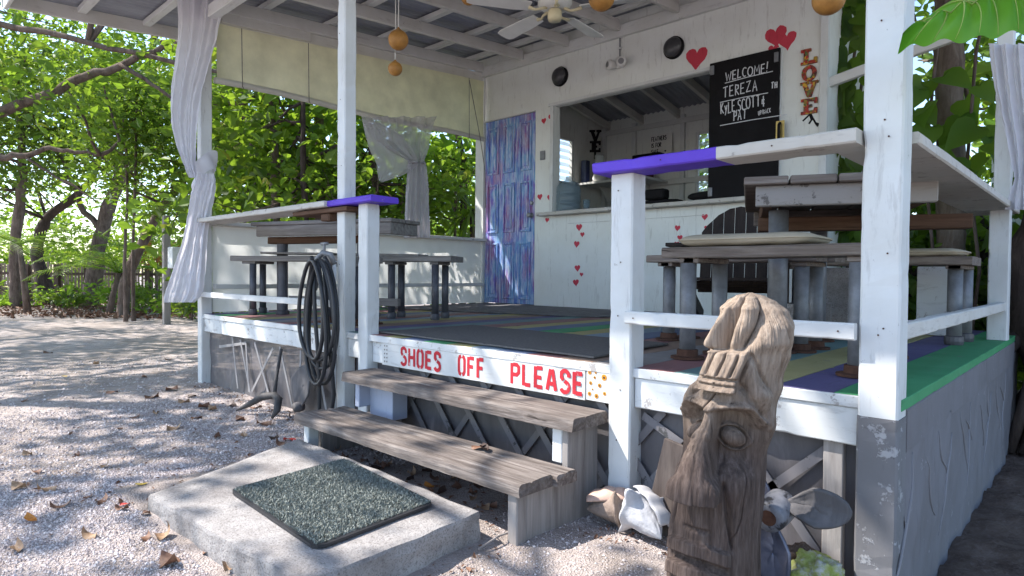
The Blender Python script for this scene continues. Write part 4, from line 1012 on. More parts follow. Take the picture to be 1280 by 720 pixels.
# ================================================================ behind the counter
def cyl(name, x, y, z, prof, mat, label, cat, group=None, seg=18):
    o = G().lathe(prof, Matrix.Translation((x, y, z)), seg).build(name, mat, smooth=True); props(o, label, cat, group); return o
cyl('water_jug', -4.40, 5.55, 1.634, [(.12, 0), (.135, .02), (.135, .09), (.125, .10), (.135, .11), (.135, .20), (.125, .21), (.135, .22), (.132, .28), (.10, .33), (.035, .36), (.03, .40)], M['jug'], 'blue translucent water jug at the left end of the counter', 'jug')
cyl('drinking_glass', -4.13, 5.52, 1.634, [(.03, 0), (.038, .12), (.035, .12), (.028, .008)], M['jug'], 'drinking glass beside the water jug', 'glass', 'glasses on the counter')
navy = plain('navy_enamel', (.02, .03, .10), .35, .5)
for i, (x, lab) in enumerate([(-3.72, 'navy blue canister on the counter, left of two'), (-3.60, 'navy blue canister on the counter, right of two')]):
    cyl('canister', x, 5.56, 1.634, [(.05, 0), (.05, .15), (.045, .16), (.03, .19), (.01, .20)], navy, lab, 'canister', 'canisters on the counter')
def bag(x0, x1, y, z, h, label):
    def f(u, v):
        a_ = 2*math.pi*u; k = math.sin(math.pi*(.08+.84*v))**.4 if v < 1 else .2
        return Vector(((x0+x1)/2+(x1-x0)/2*k*abs(math.cos(a_))**.6*(1 if math.cos(a_) > 0 else -1), y+.09*k*math.sin(a_), z+h*v+.008*noise.noise(Vector((u*8, v*5, x0)))))
    g_ = G().grid(f, 30, 9, True); g_.f.append(tuple(8*30+i for i in range(30)))
    o = g_.build('black_bag', M['black'], smooth=True); props(o, label, 'bag', 'black bags on the counter')
bag(-3.45, -2.98, 5.50, 1.634, .05, 'flat black bag on the counter left of the chalkboard side window')
bag(-2.92, -2.15, 5.48, 1.634, .10, 'long black bag lying on the counter below the chalkboard')
o = G().box((-3.38, 5.45, 1.69), (-3.16, 5.57, 1.79)).build('radio_box', M['black'], bevel=.015); props(o, 'small black box standing on the counter bag', 'box')
# shelf things
for i in range(10):
    x = -4.98+i*.055; h = .19+.07*rnd.random()
    cm_ = plain('book_cover', rnd.choice([(.04, .03, .03), (.20, .17, .12), (.06, .05, .04), (.10, .03, .03), (.25, .22, .18)]), .6)
    bk = thing('book', 'upright book on the hut shelf, number %s from the left' % ['one', 'two', 'three', 'four', 'five', 'six', 'seven', 'eight', 'nine', 'ten'][i], 'book', (x+.02, 7.3, 2.2), group='books on the hut shelf')
    G().box((x, 7.22, 2.2015), (x+.045, 7.40, 2.2015+h)).build('cover', cm_, bk, bevel=.003)
    G().box((x+.005, 7.225, 2.2015+h), (x+.04, 7.395, 2.2025+h)).build('page_block', M['white_plain'], bk)
o = G().box((-5.36, 7.02, 2.2015), (-5.27, 7.12, 2.52)).build('tall_tin', navy, bevel=.01); props(o, 'tall navy blue box on the hut shelf', 'box')
bd = thing('blender_jug', 'kitchen blender with clear jug on the hut shelf', 'blender', (-5.1, 7.1, 2.2))
G().lathe([(.09, .002), (.095, .06), (.07, .13), (.05, .15)], Matrix.Translation((-5.1, 7.1, 2.2)), 18).build('base', M['white_plain'], bd, smooth=True)
G().lathe([(.045, .151), (.065, .36), (.065, .37)], Matrix.Translation((-5.1, 7.1, 2.2)), 18).build('jug', M['glass'], bd, smooth=True)
o = G().box((-4.72, 7.30, 2.47), (-4.30, 7.45, 2.55)).build('stereo', M['black'], bevel=.01); props(o, 'low black stereo above the books in the hut', 'stereo')
# dark letters above the shelf, hung on the side wall corner
nl = thing('letter_sculpture', 'black stacked letter ornament above the hut shelf', 'ornament', (-5.3, 7.2, 2.62))
for ch, z in (('V', 2.86), ('E', 2.71)):
    G().prism(BL[ch], Matrix.Translation((-5.22, 7.16, z)) @ Matrix.Rotation(R(40), 4, 'Z') @ Matrix.Rotation(R(90), 4, 'X') @ Matrix.Scale(.15, 4), .2).build('letter', M['black'], nl)
G().bar((-5.25, 7.2, 2.55), (-5.25, 7.2, 2.83), .02, .02).build('stem', M['black'], nl)
ps = thing('paper_sign', 'small white paper with hand lettering on the hut back wall', 'sign', (-4.43, 7.54, 2.6))
sx, sz = wall_at(826, 180, 7.545)
G().box((sx-.17, 7.543, sz-.15), (sx+.17, 7.5465, sz+.13)).build('paper', M['white_plain'], ps)
for k, tx in enumerate(['FEATHERS', 'IS FOR', 'SALE']):
    write(tx, HAND, .055, .010, FR(sx-.14, sz+.05-k*.085, 7.5425), 'written_letter', M['black'], ps, gap=.16, wf=.8)
G().prism(heart_poly(.03), FR(sx+.07, sz-.10, 7.5428), .0004).build('heart_mark', M['black'], ps)

# ================================================================ tap and hose
tap = thing('standpipe', 'white water standpipe with brass tap beside the steps', 'tap', (-3.50, 2.03, 0))
px_, py_ = -3.455, 2.075
G().tube([(px_, py_, -.05), (px_, py_, 1.02)], .013, 10).build('pipe', plain('white_pvc', (.66, .68, .70), .4), tap, smooth=True)
G().tube([(px_, py_, 1.0), (px_-.01, py_-.02, 1.06), (px_-.05, py_-.05, 1.07), (px_-.09, py_-.06, 1.04), (px_-.095, py_-.06, 1.0)], [.017, .018, .018, .016, .017], 10).build('tap_body', M['pipe'], tap, smooth=True)
G().tube([(px_-.04, py_-.045, 1.08), (px_-.04, py_-.045, 1.125)], .008, 8).build('tap_stem', M['pipe'], tap)
G().tube([(px_-.075, py_-.045, 1.125), (px_-.005, py_-.045, 1.125)], .010, 8).build('tap_handle', M['pipe'], tap, smooth=True)
hose = thing('garden_hose', 'black garden hose coiled over the tap', 'hose', (-3.52, 2.0, .3))
hp = []
cxh, cyh = -3.48, 2.0
turns = 5
for i in range(turns*28+1):
    a_ = 2*math.pi*i/28; k = int(i/28)
    hx = .150+.045*math.sin(k*2.3+.4); hz_ = .345+.05*math.sin(k*1.9)
    off = .028*math.sin(k*3.1); zc = 1.04-hz_
    hp.append(Vector((cxh+off+hx*math.sin(a_)*(1-.28*math.cos(a_)), cyh-.012*k+.045*math.cos(a_/2+k)*.5, zc+hz_*math.cos(a_))))
def smooth_path(p, n=2):
    for _ in range(n): p = [p[0]]+[(p[i-1]+p[i]*2+p[i+1])/4 for i in range(1, len(p)-1)]+[p[-1]]
    return p
G().tube(smooth_path(hp, 4), .0125, 9).build('coil', M['rubber'], hose, smooth=True)
G().tube(smooth_path([Vector(q) for q in [(-3.55, 2.01, 1.0), (-3.56, 1.99, .86), (-3.52, 1.98, .7), (-3.50, 1.99, .5), (-3.49, 2.0, .3), (-3.50, 2.0, .12), (-3.50, 2.0, .0)]], 1), .0125, 9).build('hanging_end', M['rubber'], hose, smooth=True)
G().tube(smooth_path([Vector(q) for q in [(-3.44, 2.0, .95), (-3.40, 1.99, .7), (-3.37, 2.0, .45), (-3.36, 2.03, .2), (-3.40, 2.04, .02), (-3.5, 2.0, .005), (-3.55, 1.96, .002)]], 1), .0125, 9).build('hanging_end', M['rubber'], hose, smooth=True)
G().tube([(-3.552, 2.012, 1.0), (-3.552, 2.01, .93), (-3.553, 2.0, .84)], [.017, .018, .015], 10).build('coupling', M['pipe_dark'], hose, smooth=True)

# anchor and old propeller by the left skirting
pitted = streaky('pitted_metal', (.17, .165, .17))
dkm = plain('dark_iron', (.085, .08, .08), .7, .3, .3, .4, 20, .5)
an = thing('anchor', 'small grey metal anchor leaning beside the hose', 'anchor', (-4.1, 1.95, 0))
G().tube([(-4.02, 1.97, .13), (-4.09, 2.02, .25), (-4.16, 2.09, .42)], [.014, .012, .010], 8).build('shank', dkm, an, smooth=True)
G().tube([(-4.30, 1.84, .01), (-4.20, 1.88, .06), (-4.10, 1.93, .12), (-4.02, 1.97, .135), (-3.94, 1.96, .12), (-3.90, 1.93, .06), (-3.91, 1.90, .01)], [.006, .020, .026, .024, .026, .024, .008], 8).build('fluke', dkm, an, smooth=True)
disc = thing('old_propeller', 'pitted grey round propeller blade leaning on the left skirting', 'propeller', (-4.0, 2.08, .2))
def bladef(cx, cy_, cz, ax1, ax2, nrm, la, lb, cup, nm, mat, parent, tip=.0):
    ax1 = Vector(ax1).normalized(); ax2 = Vector(ax2).normalized(); nr = Vector(nrm).normalized(); c_ = Vector((cx, cy_, cz))
    def f(u, v):
        a_ = 2*math.pi*u; r_ = v
        x = math.cos(a_)*r_; y = math.sin(a_)*r_
        wd = lb*(1-.60*max(0, -x))          # narrow towards the root
        q = c_+ax1*(x*la)+ax2*(y*wd)+nr*(cup*(y*y-.3)+cup*.8*x*y+.004*noise.noise(Vector((x*6, y*6, cx*9))))
        return q
    o = G().grid(f, 36, 9, True).build(nm, mat, parent, smooth=True, thick=.010); return o
pitted = streaky('pitted_metal', (.115, .11, .115)); pblue = plain('painted_propeller', (.15, .155, .21), .38, .5, .4, .5, 8, .3)
bladef(-3.86, 2.08, .20, (.3, .1, 1), (1, 0, -.3), (0, -1, .2), .15, .12, .03, 'blade', pitted, disc)
G().lathe([(.03, -.03), (.035, 0), (.03, .03)], Matrix.Translation((-3.90, 2.08, .06)) @ Matrix.Rotation(R(90), 4, 'X'), 14).build('hub', pitted, disc, smooth=True)

# ================================================================ carved wooden head
def tiki():
    def lerp(tab, z):
        for i in range(len(tab)-1):
            if z <= tab[i+1][0]:
                t = max(0, (z-tab[i][0])/(tab[i+1][0]-tab[i][0])); t = t*t*(3-2*t)
                return tab[i][1]*(1-t)+tab[i+1][1]*t
        return tab[-1][1]
    A = [(-.08, .132), (.11, .126), (.3, .121), (.47, .114), (.58, .110), (.64, .104), (.70, .098), (.76, .098), (.81, .090), (.855, .074), (.88, .056), (.895, .035), (.905, .003)]
    B = [(-.08, .125), (.3, .118), (.5, .112), (.62, .106), (.7, .095), (.8, .082), (.86, .062), (.89, .036), (.905, .003)]
    C_ = [(-.08, .0), (.2, .004), (.47, .026), (.58, .046), (.66, .074), (.75, .100), (.85, .108), (.94, .095)]
    bx, by = -.815, 1.70
    def gau(x, s_): return math.exp(-(x/s_)**2)
    def sst(a_, b_, x):
        t = max(0, min(1, (x-a_)/(b_-a_))); return t*t*(3-2*t)
    def f(u, v):
        ph = 2*math.pi*u-math.pi
        z = -.08+.985*v
        a_ = lerp(A, z); b_ = lerp(B, z)
        s_, c_ = math.sin(ph), math.cos(ph)
        r_ = 1/math.sqrt((s_/a_)**2+(c_/b_)**2)
        d = 0.0
        front = 1 if abs(ph) < 1.7 else 0
        lat = ph*.125; al = abs(lat)
        if z < .70:
            # forehead, heavy brow, deep socket
            br = .600-2.2*(al-.07)**2-.03*sst(.10, .16, al)
            face = 1-sst(.145, .185, al)
            d += .012*face*sst(br-.006, br+.004, z)*(1-sst(.63, .66, z))
            d += .016*face*gau(z-br-.008, .010)*sst(.0, .02, al)
            sock = face*(1-sst(br-.014, br-.003, z))*sst(.405, .475, z)*sst(.012, .026, al)
            d -= .040*sock
            # eye with lids
            ex, ez = (al-.086)/.056, (z-.517+.20*(al-.086))/.026
            e = math.sqrt(ex*ex+ez*ez)
            if e < 1: d += .036*(1-e*e)**.5
            d += .014*gau(e-1.22, .13)-.006*gau(e-1.0, .06)
            # long nose, broad at the bottom
            t_ = sst(.62, .38, z)
            nw = .013+.026*t_+.018*sst(.43, .385, z)
            nose = sst(.346, .356, z)*(1-sst(.595, .63, z))
            if al < nw+.006: d += nose*(.026+.064*t_)*sst(nw+.006, nw-.009, al)*(1-.30*(min(al, nw)/nw)**2)+.040*sock*sst(nw+.006, nw-.006, al)
            # cheeks, folds from nostril to chin
            d += .012*gau(al-.098, .032)*gau(z-.385, .05)
            cl = .062+.26*max(0, .40-z)
            d -= .016*gau(al-cl, .0065)*sst(.20, .24, z)*(1-sst(.385, .41, z))
            # mouth
            mz = .178-1.6*lat*lat; mw = 1-sst(.085, .105, al)
            up_l = sst(mz+.012, mz+.018, z)*(1-sst(mz+.048, mz+.056, z)); lo_l = sst(mz-.056, mz-.048, z)*(1-sst(mz-.016, mz-.010, z))
            d += front*mw*(.017*up_l+.019*lo_l-.014*gau(z-mz, .009))
            d -= front*.010*gau(z-.262, .006)*(1-sst(.03, .05, al))
            # ears
            d += .020*gau(abs(ph)-1.45, .13)*gau(z-.560, .042)-.012*gau(abs(ph)-1.45, .05)*gau(z-.560, .020)
        blk = (1-sst(.050, .056, abs(lat+.010)))*sst(.640, .646, z)*(1-sst(.745, .752, z))
        g1 = abs(math.sin((lat+.010)*95))
        d += blk*(.042-.016*(1-sst(.0, .45, g1))*sst(.682, .688, z)-.014*gau(z-.676, .004)-.010*gau(z-.660, .003))
        side = sst(.056, .066, abs(lat+.010))*(1-sst(.12, .19, al))*.55
        bz = .668-.95*max(0, al-.06)
        d += side*(.030*max(0, 1-((z-bz-.030)/.036)**2 if abs(z-bz-.03) < .036 else 0)-.016*gau(z-bz-.072, .007)-.018*gau(z-bz+.012, .008))
        if z > .70:
            k = sst(.735, .775, z)
            ang = math.atan2(lat+.030, z-.685)
            fold = abs(math.sin(ang*4.0+.55))**.6
            d += k*.046*(fold-.70)*(1-sst(1.5, 2.2, abs(ph))*.6)
            kn = gau(lat+.072-.12*(z-.75), .017)
            d += .040*kn*sst(.74, .76, z)-.030*gau(lat+.040-.16*(z-.75), .010)*k
        if abs(ph) > 1.15: d += .009*abs(math.sin(ph*11+5*math.sin(z*8)))**.6*sst(.42, .6, z)*sst(1.15, 1.4, abs(ph))
        d += .012*gau(ph-1.55, .25)*gau(z-.52, .05)
        grain = .0018*abs(noise.noise(Vector((ph*14, z*4, 21))))+.0014*noise.noise(Vector((ph*7, z*22, 31)))+.0016*noise.noise(Vector((ph*9, z*5, 1)))+.0013*noise.noise(Vector((ph*30, z*6, 5)))+.004*noise.noise(Vector((ph*2, z*3, 9)))+.0018*noise.noise(Vector((ph*70, z*14, 2)))
        wv = .05*math.sin(z*21)+.03*math.sin(z*47)
        crack = -.020*max(0, 1-abs(ph+.10-wv)/.022)*sst(.47, .52, z)*(1-sst(.625, .64, z))
        crack += -.014*max(0, 1-abs(ph-.95-wv*1.3)/.020)*sst(.20, .27, z)*(1-sst(.40, .46, z))
        crack += -.012*max(0, 1-abs(ph+.75-wv)/.018)*sst(.02, .1, z)*(1-sst(.3, .38, z))
        r_ = max(.002, r_+(d+grain+crack)*min(1, (.912-z)/.05))
        cs = lerp(C_, z)
        return Vector((bx+r_*s_+cs*.85, by-r_*c_+cs*.35, z))
    g_ = G().grid(f, 380, 430, True)
    a = N('bleached_sunlit_wood'); v = a.coord((1, 1, .10)); iso = a.coord(rand=False)
    n1 = a.noise(v, 70, 8, .7, .3); n2 = a.noise(iso, 6, 5, .6)
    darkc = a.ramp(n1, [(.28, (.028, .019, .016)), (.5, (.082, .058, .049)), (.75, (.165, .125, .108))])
    lightc = a.ramp(n1, [(.25, (.13, .092, .066)), (.5, (.28, .215, .165)), (.75, (.42, .34, .27))])  # paler top: bleached wood, with sunlight on the crest put into the colour
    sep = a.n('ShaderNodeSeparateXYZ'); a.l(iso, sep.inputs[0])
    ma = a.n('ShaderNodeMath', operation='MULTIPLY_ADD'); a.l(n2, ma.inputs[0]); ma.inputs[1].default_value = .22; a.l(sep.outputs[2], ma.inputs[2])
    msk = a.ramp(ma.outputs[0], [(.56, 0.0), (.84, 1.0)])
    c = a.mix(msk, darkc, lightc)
    ge = a.n('ShaderNodeNewGeometry')
    crk = a.ramp(a.noise(v, 34, 7, .75, .5), [(.33, 0.0), (.38, 1.0)])
    c = a.mix(crk, (.03, .02, .016), c)
    mt = a.fin(c, .8, a.bump(a.mix(1.0, n1, crk, 'MULTIPLY'), .8, .008), .25)
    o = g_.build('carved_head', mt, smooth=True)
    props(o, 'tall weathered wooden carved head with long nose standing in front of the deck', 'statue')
tiki()

# ================================================================ conch shells, propeller, coral
def conch(name, label, loc, size, rot, mat, lipmat):
    t = thing(name, label, 'shell', loc, group='conch shells by the deck post')
    Mt = Matrix.Translation(loc) @ Matrix.Rotation(rot[2], 4, 'Z') @ Matrix.Rotation(rot[1], 4, 'Y') @ Matrix.Rotation(rot[0], 4, 'X')
    # body whorl: spindle with shoulder knobs, then a flared lip
    def body(u, v):
        th = 2*math.pi*u; x = -1+2*v                  # -1 = spire tip, +1 = siphon end
        if x < -.25: r_ = .62*((x+1)/.75)**.8; r_ *= 1+.10*math.sin((x+1)*26)
        else: r_ = .62*(1-((x+.25)/1.25))**.75+.06*(1-v)
        sh_ = math.exp(-((x+.27)/.10)**2)+.45*math.exp(-((x+.62)/.06)**2)
        kn = max(0, math.cos(th*3+.6))**4
        r_ += sh_*(.08+.38*kn)
        r_ += .03*noise.noise(Vector((math.cos(th)*3, math.sin(th)*3, x*4)))
        return Mt @ (Vector((x+.10*kn*sh_*-1, r_*math.cos(th), r_*math.sin(th)))*size)
    G().grid(body, 72, 44, True).build('shell_body', mat, t, smooth=True)
    def lip(u, v):
        x = -.62+1.5*u; th = -.25+1.75*v
        r_ = .50+.55*v*math.sin(math.pi*min(1, max(0, .12+.86*u)))**.6+.05*math.sin(u*17)*v
        return Mt @ (Vector((x, r_*math.cos(th)*.95, r_*math.sin(th)*.75))*size)
    G().grid(lip, 30, 14).build('flared_lip', lipmat, t, smooth=True, thick=.006)
shw = plain('bleached_shell', (.50, .50, .52), .7, .3, 0, .2, 14, .5); shb = plain('brown_shell', (.30, .23, .19), .75, .3, 0, .4, 14, .6)
lipw = plain('pale_lip', (.48, .47, .48), .5, .4, 0, .15, 10); lipb = plain('pink_lip', (.50, .34, .27), .45, .4, 0, .25, 10)
conch('conch_shell', 'bleached white spiky conch shell at the foot of the railing post', (-1.215, 1.985, .085), .115, (R(20), R(24), R(-22)), shw, lipw)
conch('conch_shell', 'brownish conch shell with pink lip beside the white shell', (-1.375, 2.02, .062), .098, (R(60), R(10), R(205)), shb, lipb)
def chip_hub():
    a = N('chipped_hub'); n1 = a.noise(a.coord(), 22, 5, .65)
    return a.fin(a.ramp(n1, [(.40, (.03, .03, .035)), (.46, (.17, .175, .20)), (.7, (.25, .255, .285))]), .5, a.bump(n1, .4, .005), .4)
pr_ = thing('propeller', 'old painted boat propeller leaning behind the carved head', 'propeller', (-.74, 1.97, 0))
HUB = Matrix.Translation((-.735, 1.955, .235)) @ Matrix.Rotation(R(90+8), 4, 'X')
G().lathe([(.026, .055), (.044, .055), (.047, .04), (.05, 0), (.05, -.05), (.03, -.055)], HUB, 28).build('hub', chip_hub(), pr_, smooth=True)
G().lathe([(.024, .045), (.024, .0562)], HUB, 18).build('rusty_core', M['rust'], pr_)
bladef(-.622, 1.965, .270, (1, .0, .15), (-.15, .3, 1), (0, -1, .3), .098, .058, .02, 'blade', pitted, pr_)
bladef(-.735, 1.935, .115, (.15, 0, -1), (1, .3, .15), (0, -1, .1), .115, .058, .02, 'blade', pblue, pr_)
bladef(-.845, 1.98, .31, (-1, .0, .7), (.5, .2, 1), (0, -1, .2), .105, .06, .02, 'blade', pblue, pr_)
def coral(name, label, loc, r_, seed, mat, sq=.75):
    def f(u, v):
        a_ = 2*math.pi*u; b_ = math.pi*v
        d = Vector((math.sin(b_)*math.cos(a_), math.sin(b_)*math.sin(a_), -math.cos(b_)))
        k = r_*(1+.35*noise.noise(d*1.7+Vector((seed, 0, 0)))+.16*noise.noise(d*5+Vector((seed, 3, 0)))+.08*noise.noise(d*13+Vector((seed, 3, 3))))
        return Vector(loc)+Vector((d.x*k, d.y*k, d.z*k*sq))
    o = G().grid(f, 60, 36, True).build(name, mat, smooth=True); props(o, label, 'rock'); return o
def coralm():
    a = N('mossy_coral'); n1 = a.noise(a.coord(), 14, 6, .7); n2 = a.noise(a.coord(), 60, 5, .7)
    c = a.ramp(n1, [(.38, (.46, .46, .44)), (.48, (.34, .36, .14)), (.62, (.24, .29, .05)), (.75, (.12, .14, .04))])
    return a.fin(c, .9, a.bump(n2, .8, .01), .2)
coral('coral_rock', 'lump of mossy yellow-green coral rock beside the corner post', (-.635, 2.03, .05), .075, 2.0, coralm())
coral('stone', 'dark stone tucked under the propeller', (-.70, 2.09, .05), .06, 7.0, M['soil'])
coral('stone', 'pale stone half hidden behind the carved head base', (-.76, 1.85, .02), .05, 11.0, M['concrete'])
# boards leaning behind the head
lb1 = wood('old_board', (.05, .04, .037), (.095, .076, .068), (.15, .125, .112), 2)
o = G().bar((-1.20, 2.085, -.02), (-1.13, 2.112, .33), .15, .016, (0, 1, 0)).build('leaning_board', lb1, bevel=.003); props(o, 'old brown board leaning on the skirting behind the shells', 'board')

# ================================================================ turf door mat
dm = thing('doormat', 'green bristle doormat lying on the concrete slab', 'doormat', (-2.12, 1.27, .1))
c4 = [Vector((-2.45, 1.02, 0)), Vector((-2.50, 1.555, 0)), Vector((-1.78, 1.485, 0)), Vector((-1.74, .985, 0))]
bp = []
for i in range(4):
    p, q, o_ = c4[i], c4[(i+1) % 4], c4[i-1]
    e1 = (o_-p).normalized()*.035; e2 = (q-p).normalized()*.035
    bp += [p+e1, p+e1*.3+e2*.3, p+e2]
G().prism([(p.x, p.y) for p in bp][::-1], Matrix.Translation((0, 0, .105)), .010).build('backing', M['rubber'], dm)
nb = 30000
uu = g.random(nb); vv = g.random(nb)
C4 = np.array([[p.x, p.y] for p in c4])
P2 = (C4[0]*(1-uu)[:, None]+C4[1]*uu[:, None])*(1-vv)[:, None]+(C4[3]*(1-uu)[:, None]+C4[2]*uu[:, None])*vv[:, None]
ed = np.minimum.reduce([uu, 1-uu, vv, 1-vv]); k_ = ed > .022; P2 = P2[k_]; nb = len(P2)
an_ = g.uniform(0, 6.28, nb); hh = g.uniform(.004, .009, nb); wd = g.uniform(.0014, .0026, nb); ln = g.normal(0, .004, (nb, 2))
dx = np.stack([np.cos(an_), np.sin(an_)], 1)*wd[:, None]
z0 = np.full(nb, .1145)
V = np.stack([np.c_[P2-dx, z0], np.c_[P2+dx, z0], np.c_[P2+dx*.5+ln, z0+hh], np.c_[P2-dx*.5+ln, z0+hh]], 1).reshape(-1, 3)
inv = np.array(FRAME[dm.name].inverted())
V = V@inv[:3, :3].T+inv[:3, 3]
F4 = np.arange(nb*4).reshape(-1, 4)
a = N('bristle'); ge = a.n('ShaderNodeNewGeometry')
bm_ = a.fin(a.ramp(ge.outputs['Random Per Island'], [(0, (.15, .163, .145)), (.5, (.23, .25, .22)), (1, (.33, .35, .31))]), .7, None, .3)
o = link_mesh('bristles', np_mesh(V, F4), bm_, dm); o['kind'] = 'stuff'

# ================================================================ fallen leaves
def leaf_shape(cup, curl, tw):
    vs = []; fs = []; n = 9
    for i in range(n):
        t = i/(n-1); wdt = .5*math.sin(math.pi*min(1, t*.93+.05))**.8*(1-.25*t)
        zc = curl*(t-.5)**2*1.6
        for k in (-1, -.5, 0, .5, 1):
            vs.append((t-.5, k*wdt*.8, zc+cup*k*k*wdt+tw*k*(t-.5)))
    for i in range(n-1):
        for k in range(4): fs.append((i*5+k, i*5+k+1, (i+1)*5+k+1, (i+1)*5+k))
    me = bpy.data.meshes.new('leaf'); me.from_pydata(vs, [], fs)
    for p in me.polygons: p.use_smooth = True
    me.update(); return me
def dryleaf(name, c1, c2):
    a = N(name); n1 = a.noise(a.coord(), 6, 5, .65); a.fin(a.ramp(n1, [(.3, c1), (.7, c2)]), .6, None, .3); return a.m
LM = {'brown': dryleaf('dry_leaf_brown', (.10, .045, .03), (.24, .13, .08)), 'tan': dryleaf('dry_leaf_tan', (.24, .14, .08), (.42, .28, .17)), 'orange': dryleaf('dry_leaf_orange', (.45, .16, .03), (.62, .28, .06)), 'red': dryleaf('dry_leaf_red', (.40, .02, .02), (.55, .07, .05)), 'yellow': dryleaf('dry_leaf_yellow', (.50, .32, .05), (.66, .48, .12)), 'dark': dryleaf('dry_leaf_dark', (.03, .018, .015), (.08, .045, .035))}
shapes = {}
for nm in LM:
    shapes[nm] = []
    for k in range(4):
        me = leaf_shape(rnd.uniform(-.2, .5), rnd.uniform(-.2, .6), rnd.uniform(-.5, .5)); me.materials.append(LM[nm]); shapes[nm].append(me)
def flat(px, py, z=0.0):
    v = fw + rt*((px-640)/FPX) - up*((py-360)/FPX); k = (z-CAM_H)/v.z
    return v.x*k, v.y*k
def put_leaf(px, py, colr, s_, label, z=None, group=None, cat='leaf'):
    x, y = flat(px, py, 0 if z is None else z)
    zz = (gz(x, y)+.008 if z is None else z+.006)
    o = bpy.data.objects.new('fallen_leaf', rnd.choice(shapes[colr])); col.objects.link(o)
    o.location = (x, y, zz); o.scale = (s_, s_*rnd.uniform(.75, 1.05), s_); o.rotation_euler = (rnd.uniform(-.2, .2), rnd.uniform(-.2, .2), rnd.uniform(0, 6.28))
    props(o, label, 'leaf', group)
special = [(328, 702, 'red', .055, 'bright red fallen leaf on the gravel at the bottom edge'), (156, 642, 'red', .035, 'small red fallen leaf on the gravel left of the slab'), (38, 658, 'orange', .06, 'orange fallen leaf at the far left of the gravel'), (177, 615, 'yellow', .05, 'yellow fallen leaf touching the left corner of the slab'), (362, 552, 'red', .07, 'orange-red fallen leaf beside the left step leg'), (536, 613, 'orange', .05, 'bright orange leaf lying behind the doormat'), (774, 632, 'orange', .05, 'orange leaf between the two conch shells'), (215, 662, 'brown', .09, 'large curled brown leaf left of the slab front edge'), (82, 468, 'yellow', .07, 'pale yellow fallen leaf far out on the gravel'), (290, 714, 'tan', .07, 'tan leaf leaning against the front of the slab')]
for s_ in special: put_leaf(*s_)
gl_ = 'dry leaves scattered on the gravel'
for (px, py, c_, s_) in [(24, 613, 'tan', .07), (58, 616, 'tan', .08), (76, 641, 'brown', .08), (126, 637, 'brown', .08), (152, 648, 'brown', .05), (212, 712, 'brown', .09), (183, 655, 'brown', .04), (112, 678, 'tan', .07), (46, 592, 'brown', .05), (96, 568, 'brown', .05), (34, 567, 'tan', .05), (110, 630, 'brown', .04), (204, 680, 'tan', .07), (182, 682, 'brown', .05), (247, 642, 'brown', .03), (262, 697, 'brown', .05), (140, 490, 'brown', .09), (168, 520, 'brown', .08), (190, 495, 'brown', .10), (215, 487, 'brown', .09), (240, 495, 'dark', .09), (255, 508, 'brown', .10), (216, 535, 'tan', .09), (245, 520, 'brown', .08), (266, 510, 'tan', .07), (290, 505, 'dark', .09), (300, 523, 'brown', .09), (330, 530, 'brown', .10), (342, 548, 'dark', .08), (352, 556, 'brown', .10), (230, 502, 'tan', .08), (195, 515, 'tan', .06), (272, 545, 'brown', .06), (150, 535, 'brown', .05), (305, 545, 'tan', .06), (130, 585, 'tan', .06), (320, 507, 'brown', .08), (180, 470, 'brown', .09), (120, 455, 'tan', .08), (60, 440, 'brown', .09), (210, 450, 'brown', .08), (30, 500, 'brown', .07), (20, 690, 'tan', .06)]:
    zone = 'on the far open gravel' if py < 480 else ('in the scatter below the deck corner post' if (py < 560 and px < 275) else ('near the anchor and hose' if py < 560 else ('by the left picture edge' if px < 90 else ('between the picture edge and the slab' if px < 165 else 'close to the left side of the slab'))))
    size_ = 'large ' if s_ >= .09 else ('small ' if s_ <= .05 else '')
    word = {'tan': 'tan', 'brown': 'brown', 'dark': 'dark brown'}[c_]
    put_leaf(px, py, c_, s_, '%s%s fallen leaf %s' % (size_, word, zone), None, gl_)
for k in range(34):
    px = rnd.uniform(395, 640); py = 545+(px-395)*.25+rnd.uniform(8, 40)
    x, y = flat(px, py)
    if not (1.60 < y < 2.1 and -3.0 < x < -1.6): continue
    put_leaf(px, py, rnd.choice(['brown', 'dark', 'brown', 'tan']), rnd.uniform(.04, .075), 'dry brown leaf in the drift of leaves under the lower step', None, 'leaf drift under the lower step')
put_leaf(600, 560, 'brown', .075, 'curled brown leaf lying on the lower step', .215)
put_leaf(605, 563, 'dark', .06, 'dark leaf beside another on the lower step', .215)
# small twigs under the steps and by the slab
tw = thing('twig', 'thin dry twig lying on the sand right of the slab', 'twig', (-1.42, 1.5, 0))
a_ = flat(598, 690); b_ = flat(640, 668)
G().tube([(a_[0], a_[1], .01), ((a_[0]+b_[0])/2, (a_[1]+b_[1])/2+.01, .02), (b_[0], b_[1], .012)], .0035, 6).build('stem', M['side'], tw)
G().tube([((a_[0]+b_[0])/2, (a_[1]+b_[1])/2+.01, .02), (b_[0]-.06, b_[1]-.05, .014)], .0025, 5).build('side_shoot', M['side'], tw)
